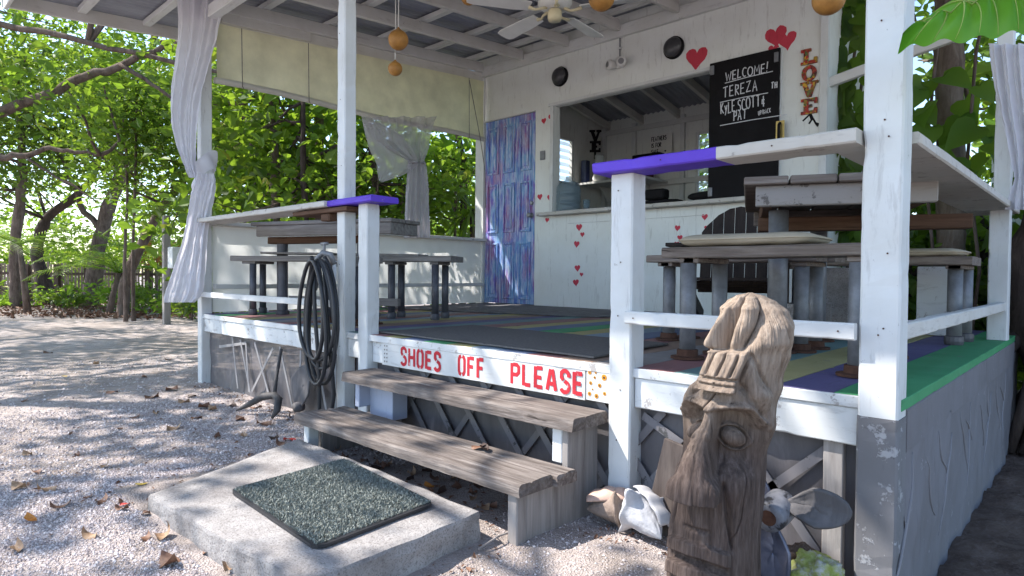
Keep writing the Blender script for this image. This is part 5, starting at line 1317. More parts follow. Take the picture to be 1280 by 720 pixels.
# ================================================================ vegetation
LEAFG = leafmat('leaf_green', [(0, (.02, .05, .012)), (.35, (.04, .10, .016)), (.7, (.08, .19, .022)), (.93, (.19, .30, .035)), (1, (.40, .36, .05))], .5)
LEAFD = leafmat('leaf_dark', [(0, (.014, .036, .014)), (.5, (.028, .075, .018)), (.9, (.07, .15, .02)), (1, (.15, .22, .03))], .42)
LEAFY = leafmat('leaf_bright', [(0, (.08, .19, .02)), (.5, (.14, .28, .03)), (.9, (.22, .36, .04)), (1, (.45, .42, .06))], .55)
LEAFR = leafmat('leaf_red', [(0, (.22, .02, .03)), (.6, (.38, .05, .04)), (1, (.42, .16, .04))], .4)
def barkmat(name, c1, c2, c3):
    a = N(name); v = a.coord((1, 1, .22)); n1 = a.noise(v, 16, 8, .72, .5); n2 = a.noise(a.coord(), 3, 4, .6)
    c = a.ramp(n1, [(.3, c1), (.52, c2), (.75, c3)]); c = a.mix(a.ramp(n2, [(.45, 0.0), (.7, .5)]), c, c3)
    return a.fin(c, .9, a.bump(n1, .9, .02), .15)
BARK = barkmat('bark', (.05, .035, .03), (.13, .095, .08), (.24, .19, .165)); BARKD = barkmat('bark_dark', (.025, .018, .016), (.06, .045, .04), (.11, .085, .075))

def leaf_cloud(P, size, rng, droop=.3, aspect=.5, up_bias=.6, six=False):
    """arrays of leaf faces around points P"""
    n = len(P)
    d = rng.normal(0, 1, (n, 3)); d[:, 2] = d[:, 2]*.5-droop; d /= np.linalg.norm(d, axis=1)[:, None]
    nn = rng.normal(0, 1, (n, 3)); nn[:, 2] += up_bias*2; 
    s_ = np.cross(d, nn); s_ /= np.linalg.norm(s_, axis=1)[:, None]+1e-9; nn = np.cross(s_, d)
    L = size*np.clip(rng.lognormal(-.08, .34, n), .4, 2.0)[:, None]; W_ = L*aspect*.5*rng.uniform(.8, 1.2, n)[:, None]
    b = P-d*L*.5; t = P+d*L*.5-nn*L*.10; f = nn*W_*.35
    if not six:
        l = P-d*L*.05+s_*W_+f; r_ = P-d*L*.05-s_*W_+f
        V = np.stack([b, l, t, r_], 1).reshape(-1, 3); i = np.arange(n)*4
        F = np.concatenate([np.stack([i, i+1, i+2], 1), np.stack([i, i+2, i+3], 1)])
    else:
        l1 = P-d*L*.24+s_*W_*.9+f; r1 = P-d*L*.24-s_*W_*.9+f; l2 = P+d*L*.14+s_*W_*.88+f; r2 = P+d*L*.14-s_*W_*.88+f
        V = np.stack([b, l1, l2, t, r2, r1], 1).reshape(-1, 3); i = np.arange(n)*6
        F = np.concatenate([np.stack([i, i+1, i+2], 1), np.stack([i, i+2, i+3], 1), np.stack([i, i+3, i+4], 1), np.stack([i, i+4, i+5], 1)])
    return V, F
def shift(V, parent):
    inv = np.array(FRAME[parent.name].inverted()); return V@inv[:3, :3].T+inv[:3, 3]
def clusters(crowns, rng, per, csize):
    """crowns: (centre, radii, count) -> cluster centres and leaf points"""
    cc = []; P = []
    for (c_, r_, n) in crowns:
        k = max(1, n//per)
        d = rng.normal(0, 1, (k, 3)); d /= np.linalg.norm(d, axis=1)[:, None]
        rad = rng.uniform(.25, 1.0, k)**.6
        q = np.array(c_)+d*rad[:, None]*np.array(r_); cc.append(q)
        for x in q:
            m_ = int(per*rng.uniform(.5, 1.5)); sp = rng.normal(0, 1, (m_, 3))*np.array([1, 1, .6])*csize*rng.uniform(.6, 1.3)
            P.append(x+sp)
    return np.concatenate(cc), np.concatenate(P)
SUN_GAPS = [((-.74, 1.64, .80), .17), ((-1.72, 1.89, .39), .11), ((-2.05, 1.89, .39), .09), ((-2.25, 1.2, .1), .15), ((-1.85, 1.1, .1), .10), ((-2.65, 1.40, .1), .13), ((-1.80, 1.67, .2), .13), ((-2.3, 1.67, .2), .10), ((-1.35, 1.55, 0), .14), ((-.2, 1.2, 1.38), .2)]
def tree(name, label, trunk, rads, crowns, leaf, mat, bark=None, seed=1, per=45, csize=.38, limbs=26, limb_r=.035, group='trees around the yard', six=False, aspect=.5, droop=.3, branches=(), cat='tree', min_z=None):
    rng = np.random.default_rng(seed); bark = bark or BARK
    base = Vector(trunk[0])
    t = thing(name, label, cat, tuple(base), group=group)
    tr = [Vector(p) for p in trunk]
    # resample the trunk smoothly with a little wobble
    pts = []; rr_ = []
    for i in range(len(tr)-1):
        for k in range(5):
            f = k/5; p0 = tr[max(i-1, 0)]; p1 = tr[i]; p2 = tr[i+1]; p3 = tr[min(i+2, len(tr)-1)]
            q = .5*((2*p1)+(p2-p0)*f+(2*p0-5*p1+4*p2-p3)*f*f+(3*p1-p0-3*p2+p3)*f**3)
            pts.append(q+Vector(rng.normal(0, 1, 3))*rads[0]*.07); rr_.append((rads[i]*(1-f)+rads[i+1]*f)*(1+.08*rng.normal()))
    pts.append(tr[-1]); rr_.append(rads[-1])
    rr_[0] *= 1.35
    G().tube(pts, rr_, 12).build('trunk', bark, t, smooth=True)
    for (bp_, br_) in branches:
        bb = []
        for i in range(len(bp_)-1):
            for k in range(4):
                bb.append(Vector(bp_[i]).lerp(Vector(bp_[i+1]), k/4)+Vector(rng.normal(0, 1, 3))*br_[0]*.25)
        bb.append(Vector(bp_[-1]))
        G().tube(bb, list(np.linspace(br_[0], br_[1], len(bb))), 8).build('limb', bark, t, smooth=True)
    cc, P = clusters(crowns, rng, per, csize)
    inside = ((P[:, 0] > -6.15) & (P[:, 0] < -1.55) & (P[:, 1] > .4) & (P[:, 1] < 7.85) & (P[:, 2] < 3.75)) | ((P[:, 0] >= -1.55) & (P[:, 0] < -.30) & (P[:, 1] > .4) & (P[:, 1] < 5.15) & (P[:, 2] < 3.75))
    for (gp_, gr_) in SUN_GAPS:      # leaves cut away along the sun's path to light chosen spots
        rel = P-np.array(gp_); sd_ = np.array(SUN); tt = rel@sd_; dist_ = np.linalg.norm(rel-tt[:, None]*sd_, axis=1); P = P[~((dist_ < gr_) & (tt > 2.5))]
    inside = ((P[:, 0] > -6.15) & (P[:, 0] < -1.55) & (P[:, 1] > .4) & (P[:, 1] < 7.85) & (P[:, 2] < 3.75)) | ((P[:, 0] >= -1.55) & (P[:, 0] < -.30) & (P[:, 1] > .4) & (P[:, 1] < 5.15) & (P[:, 2] < 3.75))
    P = P[~inside]; cc = cc[~((cc[:, 0] > -6.1) & (cc[:, 0] < -1.5) & (cc[:, 1] > .4) & (cc[:, 1] < 7.85) & (cc[:, 2] < 3.9))]
    g_ = G(); src = [p for p in pts[len(pts)//2:]]
    for (bp_, br_) in branches: src += [Vector(q) for q in bp_[1:]]
    idx = rng.permutation(len(cc))[:limbs]
    for i in idx:
        c_ = Vector(cc[i]); s_ = min(src, key=lambda q: (q-c_).length+rng.uniform(0, .5))
        mid = s_.lerp(c_, .5)+Vector(rng.normal(0, 1, 3))*.12*(c_-s_).length
        r0 = limb_r*(.5+rng.random())
        g_.tube([s_, s_.lerp(mid, .5)+Vector(rng.normal(0, .03, 3)), mid, mid.lerp(c_, .6)+Vector(rng.normal(0, .05, 3)), c_], [r0, r0*.8, r0*.6, r0*.4, r0*.2], 5)
    if limbs: g_.build('branches', bark, t, smooth=True)['kind'] = 'stuff'
    V, F = leaf_cloud(P, leaf, rng, droop, aspect, six=six)
    cr = link_mesh('crown', np_mesh(shift(V, t), F), mat, t)
    return t
def frond_mesh(base, direction, length, arch, rng, nleaf=34, leaflen=.42, wd=.022):
    d = Vector(direction).normalized(); hor = Vector((d.x, d.y, 0)).normalized(); pts = []
    for i in range(13):
        s_ = i/12
        pts.append(Vector(base)+d*length*s_-Vector((0, 0, arch*length*s_*s_)))
    g_ = G()
    for k in range(nleaf):
        s_ = .10+.88*k/nleaf; i = min(int(s_*12), 11); p = pts[i].lerp(pts[i+1], s_*12-i); t = (pts[i+1]-pts[i]).normalized()
        sd = t.cross(Vector((0, 0, 1))).normalized(); L = leaflen*math.sin(math.pi*min(1, .18+s_*.8))**.7
        for sg_ in (-1, 1):
            o_ = (sd*sg_*.85+t*.55+Vector((0, 0, .12+rng.normal(0, .05)))).normalized()
            q1 = p+o_*L*.5; q2 = p+o_*L-Vector((0, 0, .25*L)); wv = t*wd/2
            g_.add([p-wv*.6, p+wv*.6, q1+wv, q1-wv, q2], [(0, 1, 2, 3), (3, 2, 4)])
    return g_, pts
def palm(name, label, base, height, nfr, length, mat, seed, tr_r=.06, up_=.9, group='palms in the yard'):
    rng = np.random.default_rng(seed); t = thing(name, label, 'palm', tuple(base), group=group)
    top = Vector(base)+Vector((rng.normal(0, .1), rng.normal(0, .1), height))
    G().tube([Vector(base)-Vector((0, 0, .1)), Vector(base).lerp(top, .5), top], [tr_r*1.3, tr_r, tr_r*.8], 10).build('trunk', BARK, t, smooth=True)
    for k in range(nfr):
        a_ = 2*math.pi*k/nfr+rng.normal(0, .2); e = up_*rng.uniform(.4, 1.3)
        g_, pts = frond_mesh(top, (math.cos(a_), math.sin(a_), e), length*rng.uniform(.8, 1.15), rng.uniform(.35, .65), rng, leaflen=length*.22)
        fo = g_.build('frond', mat, t)
        G().tube(pts, list(np.linspace(.016, .004, len(pts))), 5).build('frond_rib', LEAFY, fo, smooth=True)
    return t

# --- trees of the left background
def A(px, py, dist): return tuple(at(px, py, dist))
W1 = 17.0
def tr_pts(lst, dist):
    g0 = ground_at(lst[0][0], dist); out = [(g0.x, g0.y, -.1)]
    return out+[A(px, py, dist) for px, py in lst[1:]]
tree('shade_tree', 'thick brown leaning tree trunk in front of the picket fence', tr_pts([(112, 0), (122, 320), (130, 280), (148, 225), (165, 185), (182, 120), (190, 40)], W1), [.22, .19, .18, .15, .12, .09, .05],
     [(A(150, 130, W1), (3.0, 3.0, 1.7), 3200), (A(60, 90, W1), (2.6, 2.4, 1.6), 2600), (A(215, 90, W1), (2.2, 2.4, 1.6), 2200)], .17, LEAFG, seed=11, limbs=40,
     per=70, csize=.40, branches=[([A(128, 290, W1), A(100, 255, W1), A(80, 200, W1), A(40, 150, W1)], (.09, .04)), ([A(148, 225, W1), A(190, 190, W1), A(220, 150, W1)], (.08, .03))])
W2 = 17.6
tree('shade_tree', 'curved dark tree trunk left of the thick leaning trunk', tr_pts([(63, 0), (50, 335), (47, 310), (58, 275), (95, 245), (120, 215), (128, 160)], W2), [.20, .16, .14, .12, .10, .07, .04],
     [(A(100, 150, W2), (2.6, 2.6, 1.8), 2300), (A(30, 200, W2), (2.6, 2.2, 1.3), 1700)], .17, LEAFG, seed=12, bark=BARKD, limbs=30)
W3 = 13.2
tree('shade_tree', 'slender brown tree leaning right beside the far deck corner', tr_pts([(152, 0), (158, 352), (171, 318), (195, 270), (222, 235), (252, 200), (285, 160)], W3), [.13, .11, .10, .085, .07, .055, .03],
     [(A(250, 165, W3), (1.6, 1.8, 1.0), 3200), (A(195, 200, W3), (1.2, 1.5, .9), 2000), (A(300, 190, W3), (1.5, 1.5, 1.1), 2500)], .14, LEAFG, seed=13, limbs=30)
tree('shade_tree', 'upright thin tree at the far left edge of the yard', tr_pts([(20, 0), (18, 320), (25, 250), (28, 190), (20, 110)], 16.0), [.15, .12, .11, .09, .05],
     [(A(20, 120, 16), (2.2, 2.2, 1.8), 2500), (A(15, 210, 16), (1.6, 1.8, .9), 1600)], .16, LEAFD, seed=14, limbs=26)
for (px, dist, top, lab, sd) in [(157, 12.0, (150, 100), 'thin sapling stem rising in front of the leaning trunk', 15), (167, 12.3, (172, 90), 'thin sapling stem right of its twin by the leaning trunk', 16)]:
    tree('sapling', lab, tr_pts([(px, 0), (px-1, 330), (px+2, 220), top], dist), [.04, .03, .025, .015], [(A(top[0]+5, top[1]+20, dist), (1.0, 1.0, .9), 900), (A(top[0], 190, dist), (.6, .6, .7), 350)], .12, LEAFG, seed=sd, limbs=12, limb_r=.012)
# --- big tree to the left, its crown shades the yard
W6 = 8.2
tree('shade_tree', 'large spreading tree whose branches reach in from the left over the yard', [(-9.6, -2.6, -.1), (-9.4, -2.4, 1.2), (-9.2, -2.0, 2.6), (-8.9, -1.4, 4.2), (-8.4, -.8, 5.6)], [.26, .22, .2, .15, .09],
     [((-5.6, -1.3, 5.9), (2.4, 1.7, .9), 1500), ((-8.6, -.6, 6.3), (2.6, 2.4, 1.2), 3300), ((-12.2, .2, 6.6), (2.6, 2.6, 1.3), 2700), ((-7.0, -3.6, 6.2), (2.8, 1.6, 1.2), 1700), ((-8.2, 3.0, 5.2), (1.0, 1.6, .7), 700), ((-14, -2.2, 6.6), (3.0, 1.8, 1.0), 2200), ((-18.5, -.6, 6.8), (3.2, 2.2, 1.1), 2400), ((-15.5, 1.4, 7.0), (2.6, 2.6, 1.5), 2000), (A(120, 60, W6+1), (1.6, 1.6, .55), 700), (A(30, 110, W6), (1.2, 1.2, .5), 400)], .15, LEAFG, seed=21, limbs=90, limb_r=.03, per=100, csize=.36,
     branches=[([(-9.25, -2.1, 2.3), A(-70, 190, W6), A(0, 143, W6), A(60, 118, W6), A(110, 95, W6), A(160, 76, W6), A(205, 60, W6), A(236, 48, W6)], (.085, .03)),
               ([A(150, 80, W6), A(190, 105, W6), A(218, 125, W6), A(250, 140, W6)], (.03, .012)),
               ([(-9.0, -1.6, 3.6), A(-60, 15, 7.4), A(0, 30, 7.4), A(110, 53, 7.4), A(222, 78, 7.4), A(300, 95, 7.6)], (.05, .02)),
               ([(-9.35, -2.3, 1.5), A(-60, 205, W6+2), A(0, 196, W6+2), A(35, 195, W6+2), A(60, 184, W6+2), A(95, 190, W6+2), A(125, 194, W6+2)], (.07, .02)),
               ([A(30, 195, W6+2), A(60, 215, W6+2), A(95, 235, W6+2), A(120, 252, W6+2)], (.025, .01)),
               ([(-8.6, -1.0, 5.0), (-7.2, -1.2, 5.8), (-5.4, -1.4, 6.0)], (.09, .03)), ([(-8.8, -1.2, 4.4), (-10.6, -.4, 5.9), (-12.6, .4, 6.6)], (.1, .04)), ([(-8.9, -1.6, 4.2), (-7.6, -3.0, 5.6), (-6.8, -3.8, 6.2)], (.08, .03))])
# --- trees right behind the veranda's left side
k = 0
for (px, dist, r0, top, lab) in [(342, 9.0, .07, (338, 90), 'brown trunk behind the blind, leftmost of the row beyond the half wall'), (376, 8.2, .045, (380, 90), 'dark thin trunk second in the row beyond the half wall'), (398, 9.6, .09, (402, 80), 'pale brown trunk third in the row beyond the half wall'), (470, 9.0, .06, (455, 100), 'trunk behind the sheer curtain beyond the half wall'), (320, 11.0, .07, (300, 110), 'slim trunk beyond the half wall near the knotted curtain'), (578, 10.5, .07, (560, 110), 'leaning trunk beyond the half wall near the painted door')]:
    rng_ = np.random.default_rng(40+k)
    tree('shade_tree', lab, tr_pts([(px, 0), (px+rng_.uniform(-6, 6), 280), (px+rng_.uniform(-5, 5), 200), top], dist), [r0, r0*.9, r0*.8, r0*.55],
         [(A(px-10, 120, dist+.6), (1.5, 1.6, 1.2), 800), (A(px+15, 215, dist+1.2), (1.3, 1.4, .9), 480), (A(px, 280, dist+1.5), (1.3, 1.3, .6), 260)], .16, [LEAFG, LEAFG, LEAFY, LEAFY, LEAFD, LEAFY][k], seed=40+k, limbs=20, limb_r=.02, six=True, aspect=.62, bark=BARKD if k % 2 else BARK, group='trees beyond the half wall')
    k += 1
for (px, py, dist, n, mat, lab, sd, lf) in [(300, 265, 8.0, 450, LEAFG, 'leafy shrub just beyond the half wall by the knotted curtain', 60, .12), (430, 262, 8.2, 500, LEAFG, 'leafy shrub beyond the half wall behind the middle roof post', 61, .12), (566, 235, 10.0, 1100, LEAFY, 'bright leafy shrub between sheer curtain and painted door', 62, .12), (500, 240, 9.2, 900, LEAFG, 'leafy shrub behind the sheer curtain', 63, .13), (370, 250, 10.5, 600, LEAFY, 'pale green shrub deep behind the row of trunks', 64, .15)]:
    c_ = at(px, py, dist)
    tree('shrub', lab, [(c_.x, c_.y, -.05), (c_.x+.05, c_.y, .8), (c_.x, c_.y+.05, c_.z)], [.04, .03, .015], [(tuple(c_), (1.0, 1.1, .75), n), ((c_.x, c_.y, c_.z*.45), (1.0, 1.0, .6), n//3)], lf, mat, seed=sd, limbs=14, limb_r=.012, six=True, aspect=.66, group='shrubs beyond the half wall', cat='shrub', csize=.3)
# --- palms
gp = ground_at(35, 14.0); palm('feather_palm', 'feathery palm with arching fronds at the far left by the fence', (gp.x, gp.y, 0), 1.5, 9, 2.3, LEAFG, 5, up_=.5)
gp = ground_at(135, 13.8); palm('feather_palm', 'feathery palm between the leaning trunks', (gp.x, gp.y, 0), .9, 9, 2.2, LEAFG, 6, up_=1.0)
gp = ground_at(205, 17.5); palm('feather_palm', 'feathery palm behind the slender leaning tree', (gp.x, gp.y, 0), 1.2, 9, 2.4, LEAFY, 7, up_=1.1)
gp = ground_at(265, 12); palm('feather_palm', 'dark palm behind the knotted curtain', (gp.x, gp.y, 0), 1.9, 9, 2.0, LEAFD, 8, up_=.9)
gp = ground_at(20, 22); palm('feather_palm', 'yellow-green palm far left behind the fence', (gp.x, gp.y, 0), 2.0, 9, 2.8, LEAFY, 9, up_=.8)
# spiky fan palm by the door
c_ = at(590, 262, 9.4); fp = thing('fan_palm', 'spiky fan palm beyond the half wall beside the door', 'palm', (c_.x, c_.y, 0), group='palms in the yard')
G().tube([(c_.x, c_.y, -.05), (c_.x+.05, c_.y, c_.z*.5), tuple(c_)], [.06, .05, .04], 8).build('trunk', BARKD, fp, smooth=True)
for k in range(46):
    rng_ = np.random.default_rng(200+k); d = Vector(rng_.normal(0, 1, 3)); d.z = d.z*.8+.1; d.normalize(); s_ = d.cross(Vector((.3, .2, 1))).normalized()*.02
    L = rng_.uniform(.45, .8); q = c_+d*L*.55+Vector((0, 0, .02)); e = c_+d*L-Vector((0, 0, .12))
    G().add([c_-s_*.5, c_+s_*.5, q+s_, q-s_, e], [(0, 1, 2, 3), (3, 2, 4)]).build('leaf_blade', LEAFD, fp)
# red cordyline
for (px, py, dist, lab, sd) in [(196, 318, 16.5, 'red-leaved cordyline plant by the far fence', 3)]:
    c_ = at(px, py, dist); t = thing('cordyline', lab, 'plant', (c_.x, c_.y, 0))
    G().tube([(c_.x, c_.y, -.05), (c_.x, c_.y, c_.z)], .03, 6).build('stem', BARK, t)
    for k in range(40):
        rng_ = np.random.default_rng(300+k); d = Vector(rng_.normal(0, 1, 3)); d.z = abs(d.z)*.7+.1; d.normalize(); s_ = d.cross(Vector((.3, .2, 1))).normalized()*.05
        b_ = c_+Vector((rng_.normal(0, .22), rng_.normal(0, .22), rng_.uniform(-.5, .2))); L = rng_.uniform(.35, .6)
        G().add([b_-s_*.4, b_+s_*.4, b_+d*L*.6+s_, b_+d*L*.6-s_, b_+d*L-Vector((0, 0, .15))], [(0, 1, 2, 3), (3, 2, 4)]).build('leaf_blade', LEAFR, t)
# low plants along the fence foot
rng_ = np.random.default_rng(70)
for k in range(9):
    px = [8, 40, 85, 100, 135, 172, 186, 225, 240][k]; dist = [17, 16.5, 16, 19, 15.5, 15, 17, 14, 12.5][k]
    p0 = ground_at(px, dist)
    tree('low_plant', ['low green plant at the far left below the fence', 'low green plant beside the curved trunk', 'low green plant between the two thick trunks', 'low plant at the foot of the fence behind the leaning trunk', 'low plant right of the thick leaning trunk', 'low plant right of the sapling stems', 'low plant below the red cordyline', 'low plant beside the grey post', 'low plant left of the deck corner'][k], [(p0.x, p0.y, -.02), (p0.x, p0.y, .15), (p0.x+.02, p0.y, .3)], [.02, .015, .01], [((p0.x, p0.y, .28), (.7, .7, .25), 260)], .16, [LEAFG, LEAFY, LEAFD][k % 3], seed=70+k, limbs=4, limb_r=.008, per=25, csize=.2, group='low plants along the fence', cat='plant')
# distant thicket closing the horizon
rng_ = np.random.default_rng(90); crowns = []
for k in range(60):
    px = rng_.uniform(-150, 640) if k < 46 else rng_.uniform(960, 1450); dist = rng_.uniform(24, 34)
    c_ = at(px, 300, dist); crowns.append(((c_.x, c_.y, rng_.uniform(.8, 3.8)), (2.6, 2.6, 1.6), 430))
for k in range(16):
    px = rng_.uniform(-150, 600); dist = rng_.uniform(24, 34); c_ = at(px, 300, dist); crowns.append(((c_.x, c_.y, rng_.uniform(5, 9)), (2.6, 2.6, 1.6), 130))
cc, P = clusters(crowns, rng_, 60, .5); V, F = leaf_cloud(P, .26, rng_)
o = link_mesh('distant_thicket', np_mesh(V, F), LEAFG); props(o, 'mass of green thicket beyond the picket fence', 'thicket', kind='stuff')
# leaf litter under the far trees
rng_ = np.random.default_rng(95); P = []
for k in range(2600):
    px = rng_.uniform(-30, 262); dist = rng_.uniform(12.5, 20); p0 = ground_at(px, dist); P.append((p0.x, p0.y, .01+.03*rng_.random()))
V, F = leaf_cloud(np.array(P), .12, rng_, 0.0, .5, 2.0); o = link_mesh('leaf_litter', np_mesh(V, F), LM['brown']); props(o, 'brown leaf litter under the trees along the fence', 'leaf litter', kind='stuff')

# ================================================================ picket fence, old post
f0 = ground_at(-40, 18.6); f1 = ground_at(262, 18.6); fd = f1-f0; fl = fd.length; fd.normalize()
fence = thing('picket_fence', 'weathered wooden picket fence behind the trees', 'fence', tuple(f0.lerp(f1, .5)))
fm = wood('fence_wood', (.13, .095, .075), (.27, .21, .175), (.40, .33, .29), 2); fmd = wood('fence_post_wood', (.04, .028, .022), (.10, .07, .058), (.17, .13, .11), 2)
fnrm = Vector((-fd.y, fd.x, 0))
n = int(fl/.098)
for k in range(n):
    p = f0+fd*(k*.098+rnd.uniform(-.012, .012)); h = 1.14+rnd.uniform(-.05, .06)
    G().bar(p, p+Vector((rnd.uniform(-.015, .015), 0, h)), .055, .018, tuple(fnrm)).build('picket', fm, fence)
for k in range(9):
    p = f0+fd*(k*fl/8.0)-fnrm*.06
    G().bar(p, p+Vector((0, 0, 1.12)), .14, .12, tuple(fnrm)).build('fence_post', fmd, fence)
for z in (.35, .85): G().bar(f0-fnrm*.03+Vector((0, 0, z)), f1-fnrm*.03+Vector((0, 0, z)), .03, .07).build('fence_rail', fmd, fence)
p = ground_at(208, 11.5); up_ = thing('utility_post', 'grey weathered post with meter box beyond the deck corner', 'post', tuple(p))
G().bar((p.x, p.y, -.05), (p.x, p.y, 1.95), .11, .11).build('post', M['side'], up_, bevel=.005)
q = ground_at(220, 11.4); G().box((q.x-.12, q.y-.1, 1.0), (q.x+.12, q.y+.05, 1.38)).build('meter_box', M['rim'], up_, bevel=.01)
p = ground_at(176, 15.0); o = None

# ================================================================ right-hand side: trunk, heart-leaf vine, dark undergrowth
def heart_leaf(c_, d, nrm, L, g_, fold=.25, n=6):
    d = Vector(d).normalized(); s_ = d.cross(Vector(nrm)).normalized(); nr = s_.cross(d).normalized()
    prof = [(-.12, .20), (-.02, .40), (.18, .48), (.45, .40), (.72, .22), (.92, .07)]
    vs = [Vector(c_)]; 
    mid = [Vector(c_)+d*L*x-nr*L*.25*x*x for x, _ in prof]
    lf = [m_+s_*w_*L+nr*w_*L*fold for m_, (x, w_) in zip(mid, prof)]; rg = [m_-s_*w_*L+nr*w_*L*fold for m_, (x, w_) in zip(mid, prof)]
    mid[0] = Vector(c_)
    tip = Vector(c_)+d*L*1.05-nr*L*.3
    vs = mid+lf+rg+[tip]; fs = []
    for i in range(5): fs += [(i, i+6, i+7, i+1), (i+12, i, i+1, i+13)]
    fs += [(5, 11, 18), (17, 5, 18)]
    g_.add(vs, fs); return g_
def vine(name, label, stem, spots, L, mat, seed, group='heart-leaved vines', every=None):
    rng = np.random.default_rng(seed); t = thing(name, label, 'vine', tuple(stem[0]), group=group)
    G().tube([Vector(q)+Vector(rng.normal(0, .012, 3)) for q in stem], .012, 6).build('stem', BARK, t, smooth=True)
    for c_ in spots:
        d = Vector((rng.normal(0, .6), -.3+rng.normal(0, .3), -.8+rng.normal(0, .3))); nr = Vector((rng.normal(0, .35), -1, .35+rng.normal(0, .3)))
        heart_leaf(c_, d, nr, L*rng.uniform(.65, 1.2), G()).build('leaf', mat, t) if False else heart_leaf(c_, d, nr, L*rng.uniform(.65, 1.2), (gg := G())).build('leaf', mat, t, smooth=True)
    return t
rng_ = np.random.default_rng(120)
for k, (px, lab) in enumerate([(1050, 'heart-leaved vine hanging beside the hut corner, left strand'), (1066, 'heart-leaved vine hanging beside the hut corner, middle strand'), (1080, 'heart-leaved vine hanging behind the white corner post')]):
    x0, z0 = wall_at(px, 0, 5.75); stem = [(x0, 5.78, 3.3), (x0+.03, 5.76, 2.9), (x0-.03, 5.77, 2.4), (x0+.02, 5.76, 1.9), (x0, 5.78, 1.3), (x0, 5.8, .1)]
    spots = [(x0+rng_.uniform(-.10, .10), 5.74+rng_.uniform(-.08, .05), z) for z in np.linspace(3.25, 1.2, 34)]
    vine('pothos_vine', lab, stem, spots, .17, LEAFD if k != 2 else LEAFG, 130+k)
tkx, tkz = wall_at(1188, 200, 6.0)
tree('shade_tree', 'slim speckled tree trunk behind the right side railing', [(tkx+.04, 6.0, -.1), (tkx+.02, 6.0, 1.2), (tkx-.02, 6.0, 2.4), (tkx-.08, 6.05, 3.6), (tkx-.1, 6.1, 5.0)], [.12, .105, .10, .095, .07],
     [((tkx, 6.6, 4.6), (1.8, 1.6, 1.0), 2600), ((tkx+.4, 7.8, 3.2), (1.4, 1.0, 1.2), 1300)], .15, LEAFG, seed=140, limbs=24, limb_r=.025, six=True, aspect=.6, bark=barkmat('speckled_bark', (.07, .05, .04), (.15, .115, .09), (.24, .20, .17)))
for k, (px, py, lab) in enumerate([(1160, 165, 'big heart-leaved vine on the left of the speckled trunk'), (1215, 190, 'big heart-leaved vine on the right of the speckled trunk')]):
    sp = []
    for j in range(14):
        x0, z0 = wall_at(px+rng_.uniform(-28, 28), py+rng_.uniform(-80, 60), 5.7); sp.append((x0, 5.7+rng_.uniform(-.2, .2), z0))
    x0, z0 = wall_at(px, py, 5.75)
    vine('pothos_vine', lab, [(x0, 5.8, 0), (x0+.05, 5.75, 1.0), (x0-.03, 5.76, 1.8), (x0+.03, 5.75, 2.6), (x0+.1, 5.8, 3.3)], sp, .21, LEAFG, 150+k)
# dark undergrowth and roots at the far right of the deck
for k, (x0, y0, h, n, lab) in enumerate([(-.9, 7.2, 1.6, 1500, 'dark leafy bush behind the speckled trunk'), (.35, 6.2, 1.3, 1500, 'dark leafy bush at the right beyond the side railing'), (-1.3, 6.4, 1.1, 1000, 'dark leafy bush between hut corner and trunk'), (.2, 8.5, 2.8, 1800, 'tall leafy bush far behind the side railing'), (-.7, 9.5, 3.2, 1800, 'tall bush behind the pale wall'), (1.4, 7.2, 3.4, 1800, 'tall bush beyond the right edge of the deck')]):
    tree('shrub', lab, [(x0, y0, -.15), (x0+.04, y0, h*.5), (x0, y0, h)], [.05, .04, .02], [((x0, y0, h*.75), (.75, .7, h*.45), n), ((x0, y0, h*.3), (.7, .6, h*.3), n//2)], .13, LEAFD if k < 3 else LEAFG, seed=160+k, limbs=14, limb_r=.015, six=True, aspect=.6, bark=BARKD, group='bushes right of the hut', cat='shrub', csize=.25)
for k, (x0, lab) in enumerate([(-.33, 'knotted dark trunk beside the far end of the side railing'), (-.05, 'knotted dark trunk at the right edge beyond the deck')]):
    tt = thing('root_trunk', lab, 'trunk', (x0, 5.2, -.1), group='knotted trunks beyond the side railing')
    G().tube([(x0+.06*math.sin(z*5+k), 5.25+.05*math.cos(z*6), z) for z in np.linspace(-.15, 2.2, 16)], [.14*(1+.2*math.sin(z*13+k)) for z in np.linspace(-.15, 2.2, 16)], 12).build('trunk', BARKD, tt, smooth=True)
    for j in range(4): G().tube([(x0+.1*math.cos(j*1.6), 5.15, .9-.15*j), (x0+.2*math.cos(j*1.6), 5.0, .4), (x0+.35*math.cos(j*1.6+.3), 4.95, -.12)], [.05, .04, .03], 7).build('root', BARKD, tt, smooth=True)
o = G().box((-.92, 8.0, -.1), (.2, 8.12, 2.35)).build('garden_wall', M['wall'], bevel=.01); props(o, 'pale garden wall glimpsed behind the vine leaves', 'wall')
